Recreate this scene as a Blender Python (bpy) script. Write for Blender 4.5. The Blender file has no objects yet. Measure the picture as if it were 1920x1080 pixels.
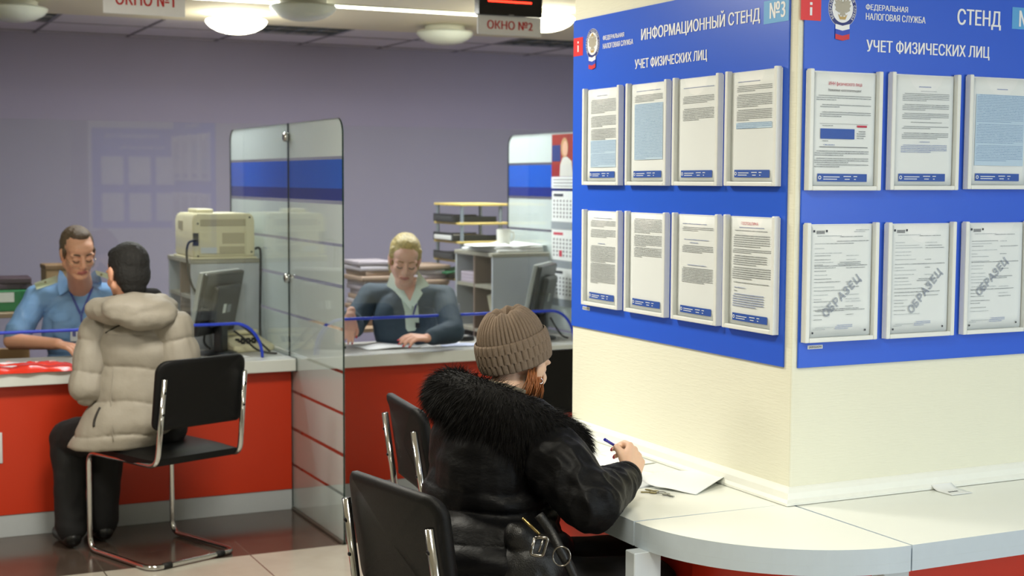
import bpy, bmesh, math, random
from mathutils import Vector, Matrix, noise, Euler
import numpy as np
PI = math.pi
random.seed(7)
SC = bpy.context.scene
COL = SC.collection

# ---------------------------------------------------------------- camera
F_PX = 2673.7
YAW, PITCH, ROLL = math.radians(25.783), math.radians(4.330), math.radians(0.265)
EYE = Vector((0, 0, 1.6))
FW = Vector((math.sin(YAW)*math.cos(PITCH), math.cos(YAW)*math.cos(PITCH), -math.sin(PITCH)))
_r = Vector((math.cos(YAW), -math.sin(YAW), 0)); _u = _r.cross(FW)
RT = _r*math.cos(ROLL)+_u*math.sin(ROLL); UP = -_r*math.sin(ROLL)+_u*math.cos(ROLL)
cam_data = bpy.data.cameras.new('camera'); cam = bpy.data.objects.new('camera', cam_data); COL.objects.link(cam)
M = Matrix((RT, UP, -FW)).transposed().to_4x4(); M.translation = EYE
cam.matrix_world = M
cam_data.sensor_width = 36; cam_data.lens = F_PX/1920*36; cam_data.clip_start = .05; cam_data.clip_end = 100
cam_data.dof.use_dof = True; cam_data.dof.focus_distance = 3.75; cam_data.dof.aperture_fstop = 4.5
SC.camera = cam

def at(x, y, ax, v):
    """point of the photograph's pixel (x, y) on the world plane axis ax = v"""
    d = FW + RT*((x-960)/F_PX) - UP*((y-540)/F_PX)
    return EYE + d*((v-EYE[ax])/d[ax])
def atz(x, y, dist):
    return EYE + (FW + RT*((x-960)/F_PX) - UP*((y-540)/F_PX))*dist

# ---------------------------------------------------------------- view and world
SC.view_settings.view_transform = 'Standard'; SC.view_settings.look = 'None'
SC.view_settings.exposure = 0.0; SC.view_settings.gamma = 1.0; SC.view_settings.use_curve_mapping = False
W = bpy.data.worlds.new('world'); SC.world = W; W.use_nodes = True
W.node_tree.nodes['Background'].inputs[0].default_value = (.75, .85, 1, 1)
W.node_tree.nodes['Background'].inputs[1].default_value = 0.25
SC.cycles.max_bounces = 8; SC.cycles.transparent_max_bounces = 24; SC.cycles.diffuse_bounces = 4
SC.cycles.glossy_bounces = 4; SC.cycles.transmission_bounces = 6; SC.cycles.caustics_reflective = False
SC.cycles.caustics_refractive = False; SC.cycles.sample_clamp_indirect = 4.0
SC.cycles.use_denoising = True

def area(name, loc, rot, sx, sy, power, color):
    d = bpy.data.lights.new(name, 'AREA'); d.shape = 'RECTANGLE'; d.size = sx; d.size_y = sy; d.energy = power; d.color = color
    o = bpy.data.objects.new(name, d); COL.objects.link(o); o.location = loc; o.rotation_euler = rot
    return o
# daylight falling in through the windows of the hall behind and to the right of the camera
area('window_daylight', (5.6, -4.9, 1.55), (PI/2, 0, 0), 2.2, 1.5, 190, (.78, .89, 1))
# added unseen area lights filling the hall; the last brightens the rear pillar's board
for x, y, p, c in ((1.05, 2.0, 34, (1, .96, .82)), (1.05, 4.6, 54, (1, .96, .84)), (3.3, 0.9, 20, (.84, .93, 1)), (-1.0, 0, 18, (1, .96, .82)), (-.9, 4.8, 38, (1, .96, .84)), (3.0, -1.6, 26, (.9, .95, 1))):
    area('added_ceiling_light', (x, y, 2.525), (0, 0, 0), .56, .56, p, c)

# ---------------------------------------------------------------- materials
def lin(c):
    c = [v/255 for v in c]
    return tuple(((v/12.92) if v <= .04045 else ((v+.055)/1.055)**2.4) for v in c)
MATS = {}
def mat(name, rgb, rough=.5, metal=0., spec=.5, noise_amt=0., noise_scale=40., bump=0., bump_scale=200., coat=0., sheen=0., sss=0., emit=0., stretch=None):
    if name in MATS: return MATS[name]
    m = bpy.data.materials.new(name); m.use_nodes = True; nt = m.node_tree; b = nt.nodes['Principled BSDF']
    c = lin(rgb)
    b.inputs['Base Color'].default_value = (*c, 1); b.inputs['Roughness'].default_value = rough; b.inputs['Metallic'].default_value = metal
    b.inputs['Specular IOR Level'].default_value = spec; b.inputs['Coat Weight'].default_value = coat
    b.inputs['Sheen Weight'].default_value = sheen
    if sss: b.inputs['Subsurface Weight'].default_value = sss; b.inputs['Subsurface Radius'].default_value = (.01, .004, .002)
    if emit: b.inputs['Emission Color'].default_value = (*c, 1); b.inputs['Emission Strength'].default_value = emit
    tc = nt.nodes.new('ShaderNodeTexCoord'); vec = tc.outputs['Object']
    if stretch:
        mp = nt.nodes.new('ShaderNodeMapping'); mp.inputs['Scale'].default_value = stretch; nt.links.new(vec, mp.inputs[0]); vec = mp.outputs[0]
    nz = nt.nodes.new('ShaderNodeTexNoise'); nz.inputs['Scale'].default_value = noise_scale; nz.inputs['Detail'].default_value = 4
    nt.links.new(vec, nz.inputs['Vector'])
    k = noise_amt if noise_amt else .03
    mx = nt.nodes.new('ShaderNodeMix'); mx.data_type = 'RGBA'
    mx.inputs[6].default_value = (*[v*(1-k) for v in c], 1); mx.inputs[7].default_value = (*[min(1, v*(1+k)) for v in c], 1)
    nt.links.new(nz.outputs[0], mx.inputs[0]); nt.links.new(mx.outputs[2], b.inputs['Base Color'])
    if bump:
        n2 = nt.nodes.new('ShaderNodeTexNoise'); n2.inputs['Scale'].default_value = bump_scale; n2.inputs['Detail'].default_value = 3
        nt.links.new(vec, n2.inputs['Vector'])
        bp = nt.nodes.new('ShaderNodeBump'); bp.inputs['Strength'].default_value = bump; bp.inputs['Distance'].default_value = .004
        nt.links.new(n2.outputs[0], bp.inputs['Height']); nt.links.new(bp.outputs[0], b.inputs['Normal'])
    MATS[name] = m; return m
def glass_mat(name, tint=(.93, .97, .95), ior=1.5, rough=0.0, veil=0., veil_rgb=(1, 1, 1)):
    """thin clear sheet: straight transmission plus a Fresnel mirror"""
    if name in MATS: return MATS[name]
    m = bpy.data.materials.new(name); m.use_nodes = True; nt = m.node_tree; nt.nodes.clear()
    out = nt.nodes.new('ShaderNodeOutputMaterial'); tr = nt.nodes.new('ShaderNodeBsdfTransparent'); gl = nt.nodes.new('ShaderNodeBsdfGlossy')
    tr.inputs[0].default_value = (*tint, 1); gl.inputs['Roughness'].default_value = rough
    fr = nt.nodes.new('ShaderNodeFresnel'); ge = nt.nodes.new('ShaderNodeNewGeometry'); mr = nt.nodes.new('ShaderNodeMapRange')
    mr.inputs['To Min'].default_value = ior; mr.inputs['To Max'].default_value = 1/ior   # same mirror from both sides of the thin sheet
    nt.links.new(ge.outputs['Backfacing'], mr.inputs['Value']); nt.links.new(mr.outputs[0], fr.inputs[0])
    mx = nt.nodes.new('ShaderNodeMixShader'); nt.links.new(fr.outputs[0], mx.inputs[0]); nt.links.new(tr.outputs[0], mx.inputs[1]); nt.links.new(gl.outputs[0], mx.inputs[2])
    last = mx
    nt.links.new(last.outputs[0], out.inputs[0]); MATS[name] = m; return m
def film_mat(name, rgb, clear=.12, trans=.45):
    """frosted film on glass: scatters most of the light, lets a little straight through"""
    if name in MATS: return MATS[name]
    m = bpy.data.materials.new(name); m.use_nodes = True; nt = m.node_tree; nt.nodes.clear(); c = lin(rgb)
    out = nt.nodes.new('ShaderNodeOutputMaterial'); tr = nt.nodes.new('ShaderNodeBsdfTransparent'); di = nt.nodes.new('ShaderNodeBsdfDiffuse'); tl = nt.nodes.new('ShaderNodeBsdfTranslucent')
    nz = nt.nodes.new('ShaderNodeTexNoise'); nz.inputs['Scale'].default_value = 300
    mc = nt.nodes.new('ShaderNodeMix'); mc.data_type = 'RGBA'; mc.inputs[6].default_value = (*[v*.96 for v in c], 1); mc.inputs[7].default_value = (*c, 1)
    nt.links.new(nz.outputs[0], mc.inputs[0])
    for n in (di, tl): nt.links.new(mc.outputs[2], n.inputs[0])
    a = nt.nodes.new('ShaderNodeMixShader'); a.inputs[0].default_value = trans; nt.links.new(di.outputs[0], a.inputs[1]); nt.links.new(tl.outputs[0], a.inputs[2])
    b = nt.nodes.new('ShaderNodeMixShader'); b.inputs[0].default_value = clear; nt.links.new(a.outputs[0], b.inputs[1]); nt.links.new(tr.outputs[0], b.inputs[2])
    nt.links.new(b.outputs[0], out.inputs[0]); MATS[name] = m; return m
def print_mat(name, rgb, paper=(222, 226, 226), sx=1100., fill=.46):
    """a printed line: ink broken into letters and words along the line"""
    if name in MATS: return MATS[name]
    m = bpy.data.materials.new(name); m.use_nodes = True; nt = m.node_tree; b = nt.nodes['Principled BSDF']; b.inputs['Roughness'].default_value = .7
    tc = nt.nodes.new('ShaderNodeTexCoord'); mp = nt.nodes.new('ShaderNodeMapping'); mp.inputs['Scale'].default_value = (sx, 1, 420)
    nt.links.new(tc.outputs['Object'], mp.inputs[0])
    nz = nt.nodes.new('ShaderNodeTexNoise'); nz.inputs['Scale'].default_value = 1; nz.inputs['Detail'].default_value = 1; nt.links.new(mp.outputs[0], nz.inputs['Vector'])
    rp = nt.nodes.new('ShaderNodeValToRGB'); rp.color_ramp.elements[0].position = fill-.06; rp.color_ramp.elements[1].position = fill+.12
    rp.color_ramp.elements[0].color = (*lin(paper), 1); rp.color_ramp.elements[1].color = (*lin(rgb), 1)
    nt.links.new(nz.outputs[0], rp.inputs[0]); nt.links.new(rp.outputs[0], b.inputs['Base Color']); MATS[name] = m; return m

# ---------------------------------------------------------------- mesh helpers
class MB:
    def __init__(s): s.bm = bmesh.new()
    def box(s, lo, hi, bev=0., seg=2, mtx=None):
        lo, hi = Vector(lo), Vector(hi)
        b2 = bmesh.new(); bmesh.ops.create_cube(b2, size=1)
        for v in b2.verts: v.co = Vector(((lo[i]+hi[i])/2 + v.co[i]*(hi[i]-lo[i]) for i in range(3)))
        if bev: bmesh.ops.bevel(b2, geom=b2.edges[:], offset=bev, segments=seg, profile=.5, affect='EDGES', clamp_overlap=True)
        return s._add(b2, mtx)
    def _add(s, b2, mtx=None):
        if mtx is not None: bmesh.ops.transform(b2, matrix=mtx, verts=b2.verts[:])
        me = bpy.data.meshes.new('t'); b2.to_mesh(me); b2.free(); s.bm.from_mesh(me); bpy.data.meshes.remove(me); return s
    def lathe(s, prof, n=32, mtx=None):
        b2 = bmesh.new(); rings = []
        for r, z in prof:
            if r < 1e-6: rings.append([b2.verts.new((0, 0, z))])
            else: rings.append([b2.verts.new((r*math.cos(2*PI*i/n), r*math.sin(2*PI*i/n), z)) for i in range(n)])
        for a, b in zip(rings, rings[1:]):
            for i in range(n):
                j = (i+1) % n
                f = [a[i % len(a)], a[j % len(a)], b[j % len(b)], b[i % len(b)]]
                g = []
                for v in f:
                    if v not in g: g.append(v)
                if len(g) > 2: b2.faces.new(g)
        for rg in (rings[0], rings[-1]):
            if len(rg) > 2: b2.faces.new(rg)
        bmesh.ops.recalc_face_normals(b2, faces=b2.faces[:])
        return s._add(b2, mtx)
    def cyl(s, p0, p1, r0, r1=None, n=16):
        p0, p1 = Vector(p0), Vector(p1); r1 = r0 if r1 is None else r1
        q = (p1-p0).to_track_quat('Z', 'Y').to_matrix().to_4x4(); q.translation = p0
        return s.lathe([(r0, 0), (r1, (p1-p0).length)], n, q)
    def tube(s, pts, r, n=10, cap=True, closed=False):
        pts = [Vector(p) for p in pts]; rs = r if isinstance(r, (list, tuple)) else [r]*len(pts)
        b2 = bmesh.new(); rings = []; N = len(pts); nrm = None
        for i, p in enumerate(pts):
            t = (pts[(i+1) % N] - pts[i-1]) if closed else (pts[min(i+1, N-1)] - pts[max(i-1, 0)])
            t.normalize()
            if nrm is None:
                nrm = t.orthogonal().normalized()
            else:
                nrm = (nrm - t*nrm.dot(t)).normalized()
            bn = t.cross(nrm)
            rings.append([b2.verts.new(p + (nrm*math.cos(2*PI*k/n) + bn*math.sin(2*PI*k/n))*rs[i]) for k in range(n)])
        for i in range(N if closed else N-1):
            a, b = rings[i], rings[(i+1) % N]
            for k in range(n): b2.faces.new((a[k], a[(k+1) % n], b[(k+1) % n], b[k]))
        if cap and not closed:
            b2.faces.new(rings[0][::-1]); b2.faces.new(rings[-1])
        bmesh.ops.recalc_face_normals(b2, faces=b2.faces[:])
        return s._add(b2)
    def prism(s, poly, d0, d1, mtx=None):
        """polygon in local x, y pulled along local z"""
        b2 = bmesh.new(); a = [b2.verts.new((x, y, d0)) for x, y in poly]; b = [b2.verts.new((x, y, d1)) for x, y in poly]
        n = len(poly)
        b2.faces.new(a[::-1]); b2.faces.new(b)
        for i in range(n): b2.faces.new((a[i], a[(i+1) % n], b[(i+1) % n], b[i]))
        bmesh.ops.recalc_face_normals(b2, faces=b2.faces[:])
        return s._add(b2, mtx)
    def grid(s, fn, nu, nv, closed_u=False, thick=0.):
        b2 = bmesh.new(); g = [[b2.verts.new(fn(i/(nu if closed_u else nu-1), j/(nv-1))) for j in range(nv)] for i in range(nu)]
        for i in range(nu if closed_u else nu-1):
            for j in range(nv-1):
                b2.faces.new((g[i][j], g[(i+1) % nu][j], g[(i+1) % nu][j+1], g[i][j+1]))
        if thick: bmesh.ops.recalc_face_normals(b2, faces=b2.faces[:]); bmesh.ops.solidify(b2, geom=b2.faces[:], thickness=thick)
        return s._add(b2)
    def quad(s, *pts):
        vs = [s.bm.verts.new(p) for p in pts]; s.bm.faces.new(vs); return s
    def build(s, name, m, parent=None, smooth=None, loc=None):
        me = bpy.data.meshes.new(name); s.bm.normal_update(); s.bm.to_mesh(me); s.bm.free()
        if m: me.materials.append(m)
        return link(name, me, parent, smooth, loc)
def link(name, me, parent=None, smooth=None, loc=None):
    if smooth:
        me.polygons.foreach_set('use_smooth', [True]*len(me.polygons))
        if smooth is not True: me.set_sharp_from_angle(angle=math.radians(smooth))
    o = bpy.data.objects.new(name, me); COL.objects.link(o)
    if loc is not None: o.location = loc
    if parent is not None: o.parent = parent
    return o
def thing(name, label, cat, loc=(0, 0, 0), rz=0., group=None):
    o = bpy.data.objects.new(name, None); COL.objects.link(o); o.location = loc; o.rotation_euler = (0, 0, rz); o.empty_display_size = .1
    return tag(o, label, cat, group)
def tag(o, label, cat, group=None):
    o['label'] = label; o['category'] = cat
    if group: o['group'] = group
    return o
def struct(o): o['kind'] = 'structure'; return o
def dup(root, loc, rz, label, group=None):
    r = root.copy(); COL.objects.link(r); r.location = loc; r.rotation_euler = (0, 0, rz); r['label'] = label
    if group: r['group'] = group
    for ch in list(root.children):
        c = ch.copy(); COL.objects.link(c); c.parent = r
        for g in list(ch.children):
            d = g.copy(); COL.objects.link(d); d.parent = c
    return r
def fillet(pts, rad, n=6):
    pts = [Vector(p) for p in pts]; out = [pts[0]]
    for i in range(1, len(pts)-1):
        a, b, c = pts[i-1], pts[i], pts[i+1]; u = (a-b); v = (c-b)
        d = min(rad, u.length*.49, v.length*.49); p = b+u.normalized()*d; q = b+v.normalized()*d
        for k in range(n+1):
            t = k/n; out.append(p*(1-t)**2 + b*2*t*(1-t) + q*t*t)
    out.append(pts[-1]); return out
def spline(pts, n=8):
    pts = [Vector(p) for p in pts]; out = []
    P = [pts[0]*2-pts[1]] + pts + [pts[-1]*2-pts[-2]]
    for i in range(1, len(P)-2):
        for k in range(n):
            t = k/n; a, b, c, d = P[i-1], P[i], P[i+1], P[i+2]
            out.append(.5*((2*b) + (c-a)*t + (2*a-5*b+4*c-d)*t*t + (3*b-a-3*c+d)*t**3))
    out.append(pts[-1]); return out
from mathutils.geometry import interpolate_bezier
def outlines(s, spacing=1.):
    """closed outlines of a line of lettering, one list of points per contour"""
    cu = bpy.data.curves.new('t', 'FONT'); cu.body = s; cu.size = 1; cu.space_character = spacing
    o = bpy.data.objects.new('t', cu); COL.objects.link(o); dg = bpy.context.evaluated_depsgraph_get(); cv = o.evaluated_get(dg).to_curve(dg); out = []
    for sp in cv.splines:
        bp = sp.bezier_points; n = len(bp); pts = []
        for k in range(n):
            a, b = bp[k], bp[(k+1) % n]; straight = (a.handle_right-a.co).length < 1e-5 and (b.handle_left-b.co).length < 1e-5
            seg = [a.co] if straight else interpolate_bezier(a.co, a.handle_right, b.handle_left, b.co, 5)[:-1]
            for q in seg:
                if not pts or (Vector(q)-pts[-1]).length > 1e-5: pts.append(Vector(q))
        while len(pts) > 3 and (pts[0]-pts[-1]).length < 1e-5: pts.pop()
        if len(pts) > 2: out.append(pts)
    o.to_curve_clear()
    bpy.data.objects.remove(o); bpy.data.curves.remove(cu); return out
def text_fit(s, x0, z0, x1, z1, bold=.012, spacing=1., depth=0., rows=44):
    """flat letters filling the rectangle (x0,z0)-(x1,z1) of the local x, z plane, facing -y; returns vertex list and faces.
    The contours overlap each other, so the letters are filled by winding number, row by row."""
    cs = outlines(s, spacing); E = []
    for p in cs:
        for i in range(len(p)):
            a, b = p[i-1], p[i]
            if abs(a.y-b.y) > 1e-7: E.append((a.x, a.y, b.x, b.y, 1) if a.y < b.y else (b.x, b.y, a.x, a.y, -1))
    xs = [q.x for p in cs for q in p]; ys = [q.y for p in cs for q in p]; ax, bx, ay, by = min(xs)-bold, max(xs)+bold, min(ys), max(ys)
    X = lambda x: x0+(x-ax)/(bx-ax)*(x1-x0); Z = lambda y: z0+(y-ay)/(by-ay)*(z1-z0)
    vs, fs = [], []; h = (by-ay)/rows
    for r in range(rows):
        y = ay+(r+.5)*h; cr = sorted((xa+(y-ya)*(xb-xa)/(yb-ya), max(-1.5, min(1.5, (xb-xa)/(yb-ya))), w) for xa, ya, xb, yb, w in E if ya <= y < yb)
        w = 0; spans = []
        for x, k, d in cr:
            if w == 0: st = (x-bold, k)
            w += d
            if w == 0:
                if spans and spans[-1][1][0] >= st[0]: spans[-1] = (spans[-1][0], (x+bold, k))
                else: spans.append((st, (x+bold, k)))
        for (xa, ka), (xb, kb) in spans:
            b0 = len(vs); vs += [Vector((X(xa-ka*h/2), -depth, Z(y-h/2))), Vector((X(xb-kb*h/2), -depth, Z(y-h/2))), Vector((X(xb+kb*h/2), -depth, Z(y+h/2))), Vector((X(xa+ka*h/2), -depth, Z(y+h/2)))]
            fs.append((b0, b0+1, b0+2, b0+3))
    return vs, fs
def add_vf(mb, vf, mtx=None):
    vs, fs = vf; bv = [mb.bm.verts.new(mtx @ v if mtx is not None else v) for v in vs]
    for f in fs:
        try: mb.bm.faces.new([bv[i] for i in f])
        except ValueError: pass
    return mb
# ---------------------------------------------------------------- the room
CEIL = 2.56; YW = 10.0; YTILE = 8.78
lilac = mat('lilac_paint', (147, 142, 166), .85, noise_amt=.03, noise_scale=3, bump=.15, bump_scale=120)
def floor_material():
    m = bpy.data.materials.new('floor_tiles'); m.use_nodes = True; nt = m.node_tree; b = nt.nodes['Principled BSDF']
    tc = nt.nodes.new('ShaderNodeTexCoord'); sp = nt.nodes.new('ShaderNodeSeparateXYZ'); nt.links.new(tc.outputs['Object'], sp.inputs[0])
    def math_(op, a, bb):
        n = nt.nodes.new('ShaderNodeMath'); n.operation = op
        for i, v in enumerate((a, bb)):
            if isinstance(v, (int, float)): n.inputs[i].default_value = v
            else: nt.links.new(v, n.inputs[i])
        return n.outputs[0]
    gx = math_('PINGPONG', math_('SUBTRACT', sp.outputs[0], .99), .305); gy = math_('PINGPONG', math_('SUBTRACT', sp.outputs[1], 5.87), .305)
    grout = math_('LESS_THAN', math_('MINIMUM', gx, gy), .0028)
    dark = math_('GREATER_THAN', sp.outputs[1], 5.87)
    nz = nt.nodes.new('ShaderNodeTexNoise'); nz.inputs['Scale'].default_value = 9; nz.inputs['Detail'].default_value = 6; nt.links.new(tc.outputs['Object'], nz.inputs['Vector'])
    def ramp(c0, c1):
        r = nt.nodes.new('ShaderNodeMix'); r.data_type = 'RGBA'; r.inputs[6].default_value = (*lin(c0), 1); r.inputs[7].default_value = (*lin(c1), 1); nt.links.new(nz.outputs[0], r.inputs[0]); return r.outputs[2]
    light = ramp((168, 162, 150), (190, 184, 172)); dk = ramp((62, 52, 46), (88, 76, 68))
    def mixc(f, a, c):
        r = nt.nodes.new('ShaderNodeMix'); r.data_type = 'RGBA'; nt.links.new(f, r.inputs[0])
        for i, v in ((6, a), (7, c)):
            if isinstance(v, tuple): r.inputs[i].default_value = v
            else: nt.links.new(v, r.inputs[i])
        return r.outputs[2]
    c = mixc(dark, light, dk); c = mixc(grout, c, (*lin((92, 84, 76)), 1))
    nt.links.new(c, b.inputs['Base Color']); b.inputs['Roughness'].default_value = .16; b.inputs['Specular IOR Level'].default_value = .5
    return m
def slab(name, lo, hi, m): return struct(MB().box(lo, hi).build(name, m))
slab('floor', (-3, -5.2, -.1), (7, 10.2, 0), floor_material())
plaster = mat('ceiling_plaster', (232, 226, 208), .8, noise_amt=.02, noise_scale=2)
slab('ceiling', (-3, -5.2, CEIL), (7, YTILE, CEIL+.1), plaster)
tile_m = mat('ceiling_tile', (222, 218, 230), .9, noise_amt=.05, noise_scale=260, bump=.3, bump_scale=300)
mb = MB()
GX0, GD = .69, .605
ylines = [YTILE, 9.28, 9.86, YW]
for i in range(-7, 11):
    for a, b in zip(ylines, ylines[1:]):
        if a == YTILE and i in (0, 3, 6): continue
        mb.box((GX0+GD*i+.006, a+.006, CEIL+.004), (GX0+GD*(i+1)-.006, b-.006, CEIL+.03), .003, 1)
struct(mb.build('ceiling_tiles', tile_m))
gridm = mat('ceiling_grid', (120, 116, 130), .6)
mb = MB()
for i in range(-7, 12): mb.box((GX0+GD*i-.009, YTILE, CEIL), (GX0+GD*i+.009, YW, CEIL+.035))
for y in ylines[1:3]: mb.box((-3, y-.009, CEIL-.0005), (7, y+.009, CEIL+.035))
mb.box((-3, YTILE, CEIL+.034), (7, YW, CEIL+.1))
struct(mb.build('ceiling_grid', gridm))
slab('wall_back', (-3, YW, 0), (7, YW+.2, CEIL+.1), lilac)
slab('wall_left', (-3.2, -5.2, 0), (-3, YW+.2, CEIL+.1), mat('cream_paint', (205, 202, 184), .85, bump=.1))
slab('wall_right', (7, -5.2, 0), (7.2, YW+.2, CEIL+.1), mat('cream_paint', (205, 202, 184), .85))
# rear wall with its two window openings
mb = MB()
for lo, hi in (((-3, 0), (7, .75)), ((-3, 2.35), (7, CEIL+.1)), ((-3, .75), (4.4, 2.35)), ((6.8, .75), (7, 2.35))):
    mb.box((lo[0], -5.2, lo[1]), (hi[0], -5.0, hi[1]))
struct(mb.build('wall_rear', mat('cream_paint', (205, 202, 184), .85)))
for n, (x0, x1, k) in enumerate(((4.4, 6.8, 3),)):
    mb = MB(); mb.box((x0, -5.14, .75), (x1, -5.06, .81)); mb.box((x0, -5.14, 2.29), (x1, -5.06, 2.35))
    for i in range(k+1):
        x = x0+(x1-x0-.06)*i/k; mb.box((x, -5.14, .81), (x+.06, -5.06, 2.29))
    struct(mb.build('window_%d' % (n+1), mat('window_frame_white', (230, 232, 232), .4)))

# ---------------------------------------------------------------- the pillar
CX, CY0, CY1, CX1 = 2.276, 3.024, 4.239, 4.6
def pillar_material():
    m = mat('pillar_wallpaper', (232, 231, 211), .7, noise_amt=.015, noise_scale=6)
    nt = m.node_tree; b = nt.nodes['Principled BSDF']
    tc = nt.nodes.new('ShaderNodeTexCoord'); mp = nt.nodes.new('ShaderNodeMapping'); mp.inputs['Scale'].default_value = (18, 18, 150); nt.links.new(tc.outputs['Object'], mp.inputs[0])
    nz = nt.nodes.new('ShaderNodeTexNoise'); nz.inputs['Scale'].default_value = 1.6; nz.inputs['Detail'].default_value = 3; nt.links.new(mp.outputs[0], nz.inputs['Vector'])
    bp = nt.nodes.new('ShaderNodeBump'); bp.inputs['Strength'].default_value = .35; bp.inputs['Distance'].default_value = .003
    nt.links.new(nz.outputs[0], bp.inputs['Height']); nt.links.new(bp.outputs[0], b.inputs['Normal']); return m
struct(MB().box((CX, CY0, 0), (CX1, CY1, CEIL), .004, 2).build('wall_pillar', pillar_material()))
trim_m = mat('white_trim', (236, 238, 230), .3)
prof = [(0, .0015), (.026, .0015), (.026, .008), (.019, .016), (.015, .032), (.008, .042), (.003, .046), (0, .046)]
def cove(name, x0, y0, x1, y1, out, m0, m1):
    """skirting moulding along the table top; mitre extension m0 and m1 at the ends"""
    d = (Vector((x1, y1, 0))-Vector((x0, y0, 0))).normalized(); o = Vector(out); b = MB()
    rows = []
    for p, mt, sg in ((Vector((x0, y0, .75)), m0, -1), (Vector((x1, y1, .75)), m1, 1)):
        rows.append([b.bm.verts.new(p + o*a + d*sg*mt*a + Vector((0, 0, z))) for a, z in prof])
    n = len(prof)
    for i in range(n): b.bm.faces.new((rows[0][i], rows[0][(i+1) % n], rows[1][(i+1) % n], rows[1][i]))
    b.bm.faces.new(rows[0][::-1]); b.bm.faces.new(rows[1]); bmesh.ops.recalc_face_normals(b.bm, faces=b.bm.faces[:])
    return struct(b.build(name, trim_m))
cove('trim_1', CX, CY1, CX, CY0, (-1, 0, 0), 0, 1)
cove('trim_2', CX, CY0, CX1, CY0, (0, -1, 0), 1, 0)

# ---------------------------------------------------------------- information boards on the pillar
board_blue = mat('board_blue', (38, 92, 214), .33, noise_amt=.02, noise_scale=2)
white_ink = mat('white_lettering', (238, 240, 244), .5)
red_ink = mat('red_square', (222, 40, 44), .45); sky_ink = mat('sky_blue_square', (88, 166, 224), .45)
gold = mat('emblem_gold', (190, 160, 96), .5); ink_navy = mat('emblem_navy', (30, 44, 120), .5); flag_red = mat('flag_red', (206, 44, 50), .5)
silver_e = mat('emblem_silver', (176, 170, 154), .5)
T = .006
class Face:
    """a flat face: local x to the right as seen, local z up, facing local -y"""
    def __init__(s, kind):
        s.kind = kind
        if kind == 'L': s.mtx = Matrix(((0, 1, 0, CX), (-1, 0, 0, CY1), (0, 0, 1, 0), (0, 0, 0, 1)))
        else: s.mtx = Matrix(((1, 0, 0, CX), (0, 1, 0, CY0), (0, 0, 1, 0), (0, 0, 0, 1)))
    def xz(s, px, py, d=T):
        p = at(px, py, 0, CX-d) if s.kind == 'L' else at(px, py, 1, CY0-d)
        return ((CY1-p.y) if s.kind == 'L' else (p.x-CX), p.z)
FL, FR = Face('L'), Face('R')
def disc(mb, cx, cz, rx, rz, d, n=40):
    mb.bm.faces.new([mb.bm.verts.new((cx+rx*math.cos(-2*PI*i/n), -d, cz+rz*math.sin(-2*PI*i/n))) for i in range(n)][::-1])
def poly(mb, pts, d): mb.bm.faces.new([mb.bm.verts.new((x, -d, z)) for x, z in pts])
def emblem(board, cx, cz, r):
    e = MB(); disc(e, cx, cz, r, r*1.06, T+.0006); em = e.build('emblem', white_ink, board)
    e = MB(); disc(e, cx, cz, r*.98, r*1.04, T+.0009); e.build('ring', ink_navy, em)
    e = MB(); disc(e, cx, cz, r*.74, r*.80, T+.0012); e.build('disc', white_ink, em)
    # round inscription
    e = MB(); s = 'ФЕДЕРАЛЬНАЯ НАЛОГОВАЯ СЛУЖБА'
    for i, chx in enumerate(s):
        if chx == ' ': continue
        a = math.radians(218 - 256*i/(len(s)-1))
        h = r*.17; vf = text_fit(chx, -h*.34, -h*.5, h*.34, h*.5, .01)
        mt = Matrix.Translation((cx+r*.86*math.cos(a), -(T+.0014), cz+r*.92*math.sin(a))) @ Matrix.Rotation(-(a-PI/2), 4, 'Y')
        add_vf(e, vf, mt)
    e.build('inscription', white_ink, em)
    # two headed eagle
    def mir(p): return [(-x, z) for x, z in p][::-1]
    wing = [(.06, .28), (.2, .36), (.4, .5), (.36, .34), (.5, .36), (.43, .2), (.53, .16), (.42, .03), (.46, -.08), (.3, -.16), (.2, -.2), (.08, -.1)]
    body = [(-.1, .2), (-.02, .3), (.02, .3), (.1, .2), (.12, -.1), (.2, -.34), (.08, -.3), (0, -.42), (-.08, -.3), (-.2, -.34), (-.12, -.1)]
    head = [(.02, .26), (.06, .44), (.13, .5), (.2, .46), (.27, .42), (.18, .39), (.13, .32), (.1, .22)]
    e = MB()
    for p in (wing, mir(wing)): poly(e, [(cx+x*r*1.15, cz+z*r*1.25) for x, z in p], T+.0016)
    for p in (body, head, mir(head)): poly(e, [(cx+x*r*1.15, cz+z*r*1.25) for x, z in p], T+.0018)
    e.build('eagle', silver_e, em)
    e = MB(); poly(e, [(cx-.34*r, cz-.3*r), (cx-.2*r, cz-.62*r), (cx+.2*r, cz-.62*r), (cx+.34*r, cz-.3*r), (cx+.16*r, cz-.46*r), (cx-.16*r, cz-.46*r)], T+.0019); e.build('wreath', gold, em)
    e = MB(); disc(e, cx, cz+.62*r, .13*r, .11*r, T+.002); e.build('crown', gold, em)
    # little flag ribbon under the disc
    for k, (c, m) in enumerate((('white', white_ink), ('navy', mat('flag_blue', (40, 70, 190), .5)), ('red', flag_red))):
        e = MB(); z0 = cz-.92*r-.28*r*k; poly(e, [(cx-.5*r, z0+.04*r), (cx-.5*r, z0-.25*r), (cx, z0-.33*r), (cx+.5*r, z0-.22*r), (cx+.5*r, z0+.07*r), (cx, z0-.05*r)], T+.0022+.0002*k)
        e.build('flag_stripe', m, em)
    return em
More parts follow.
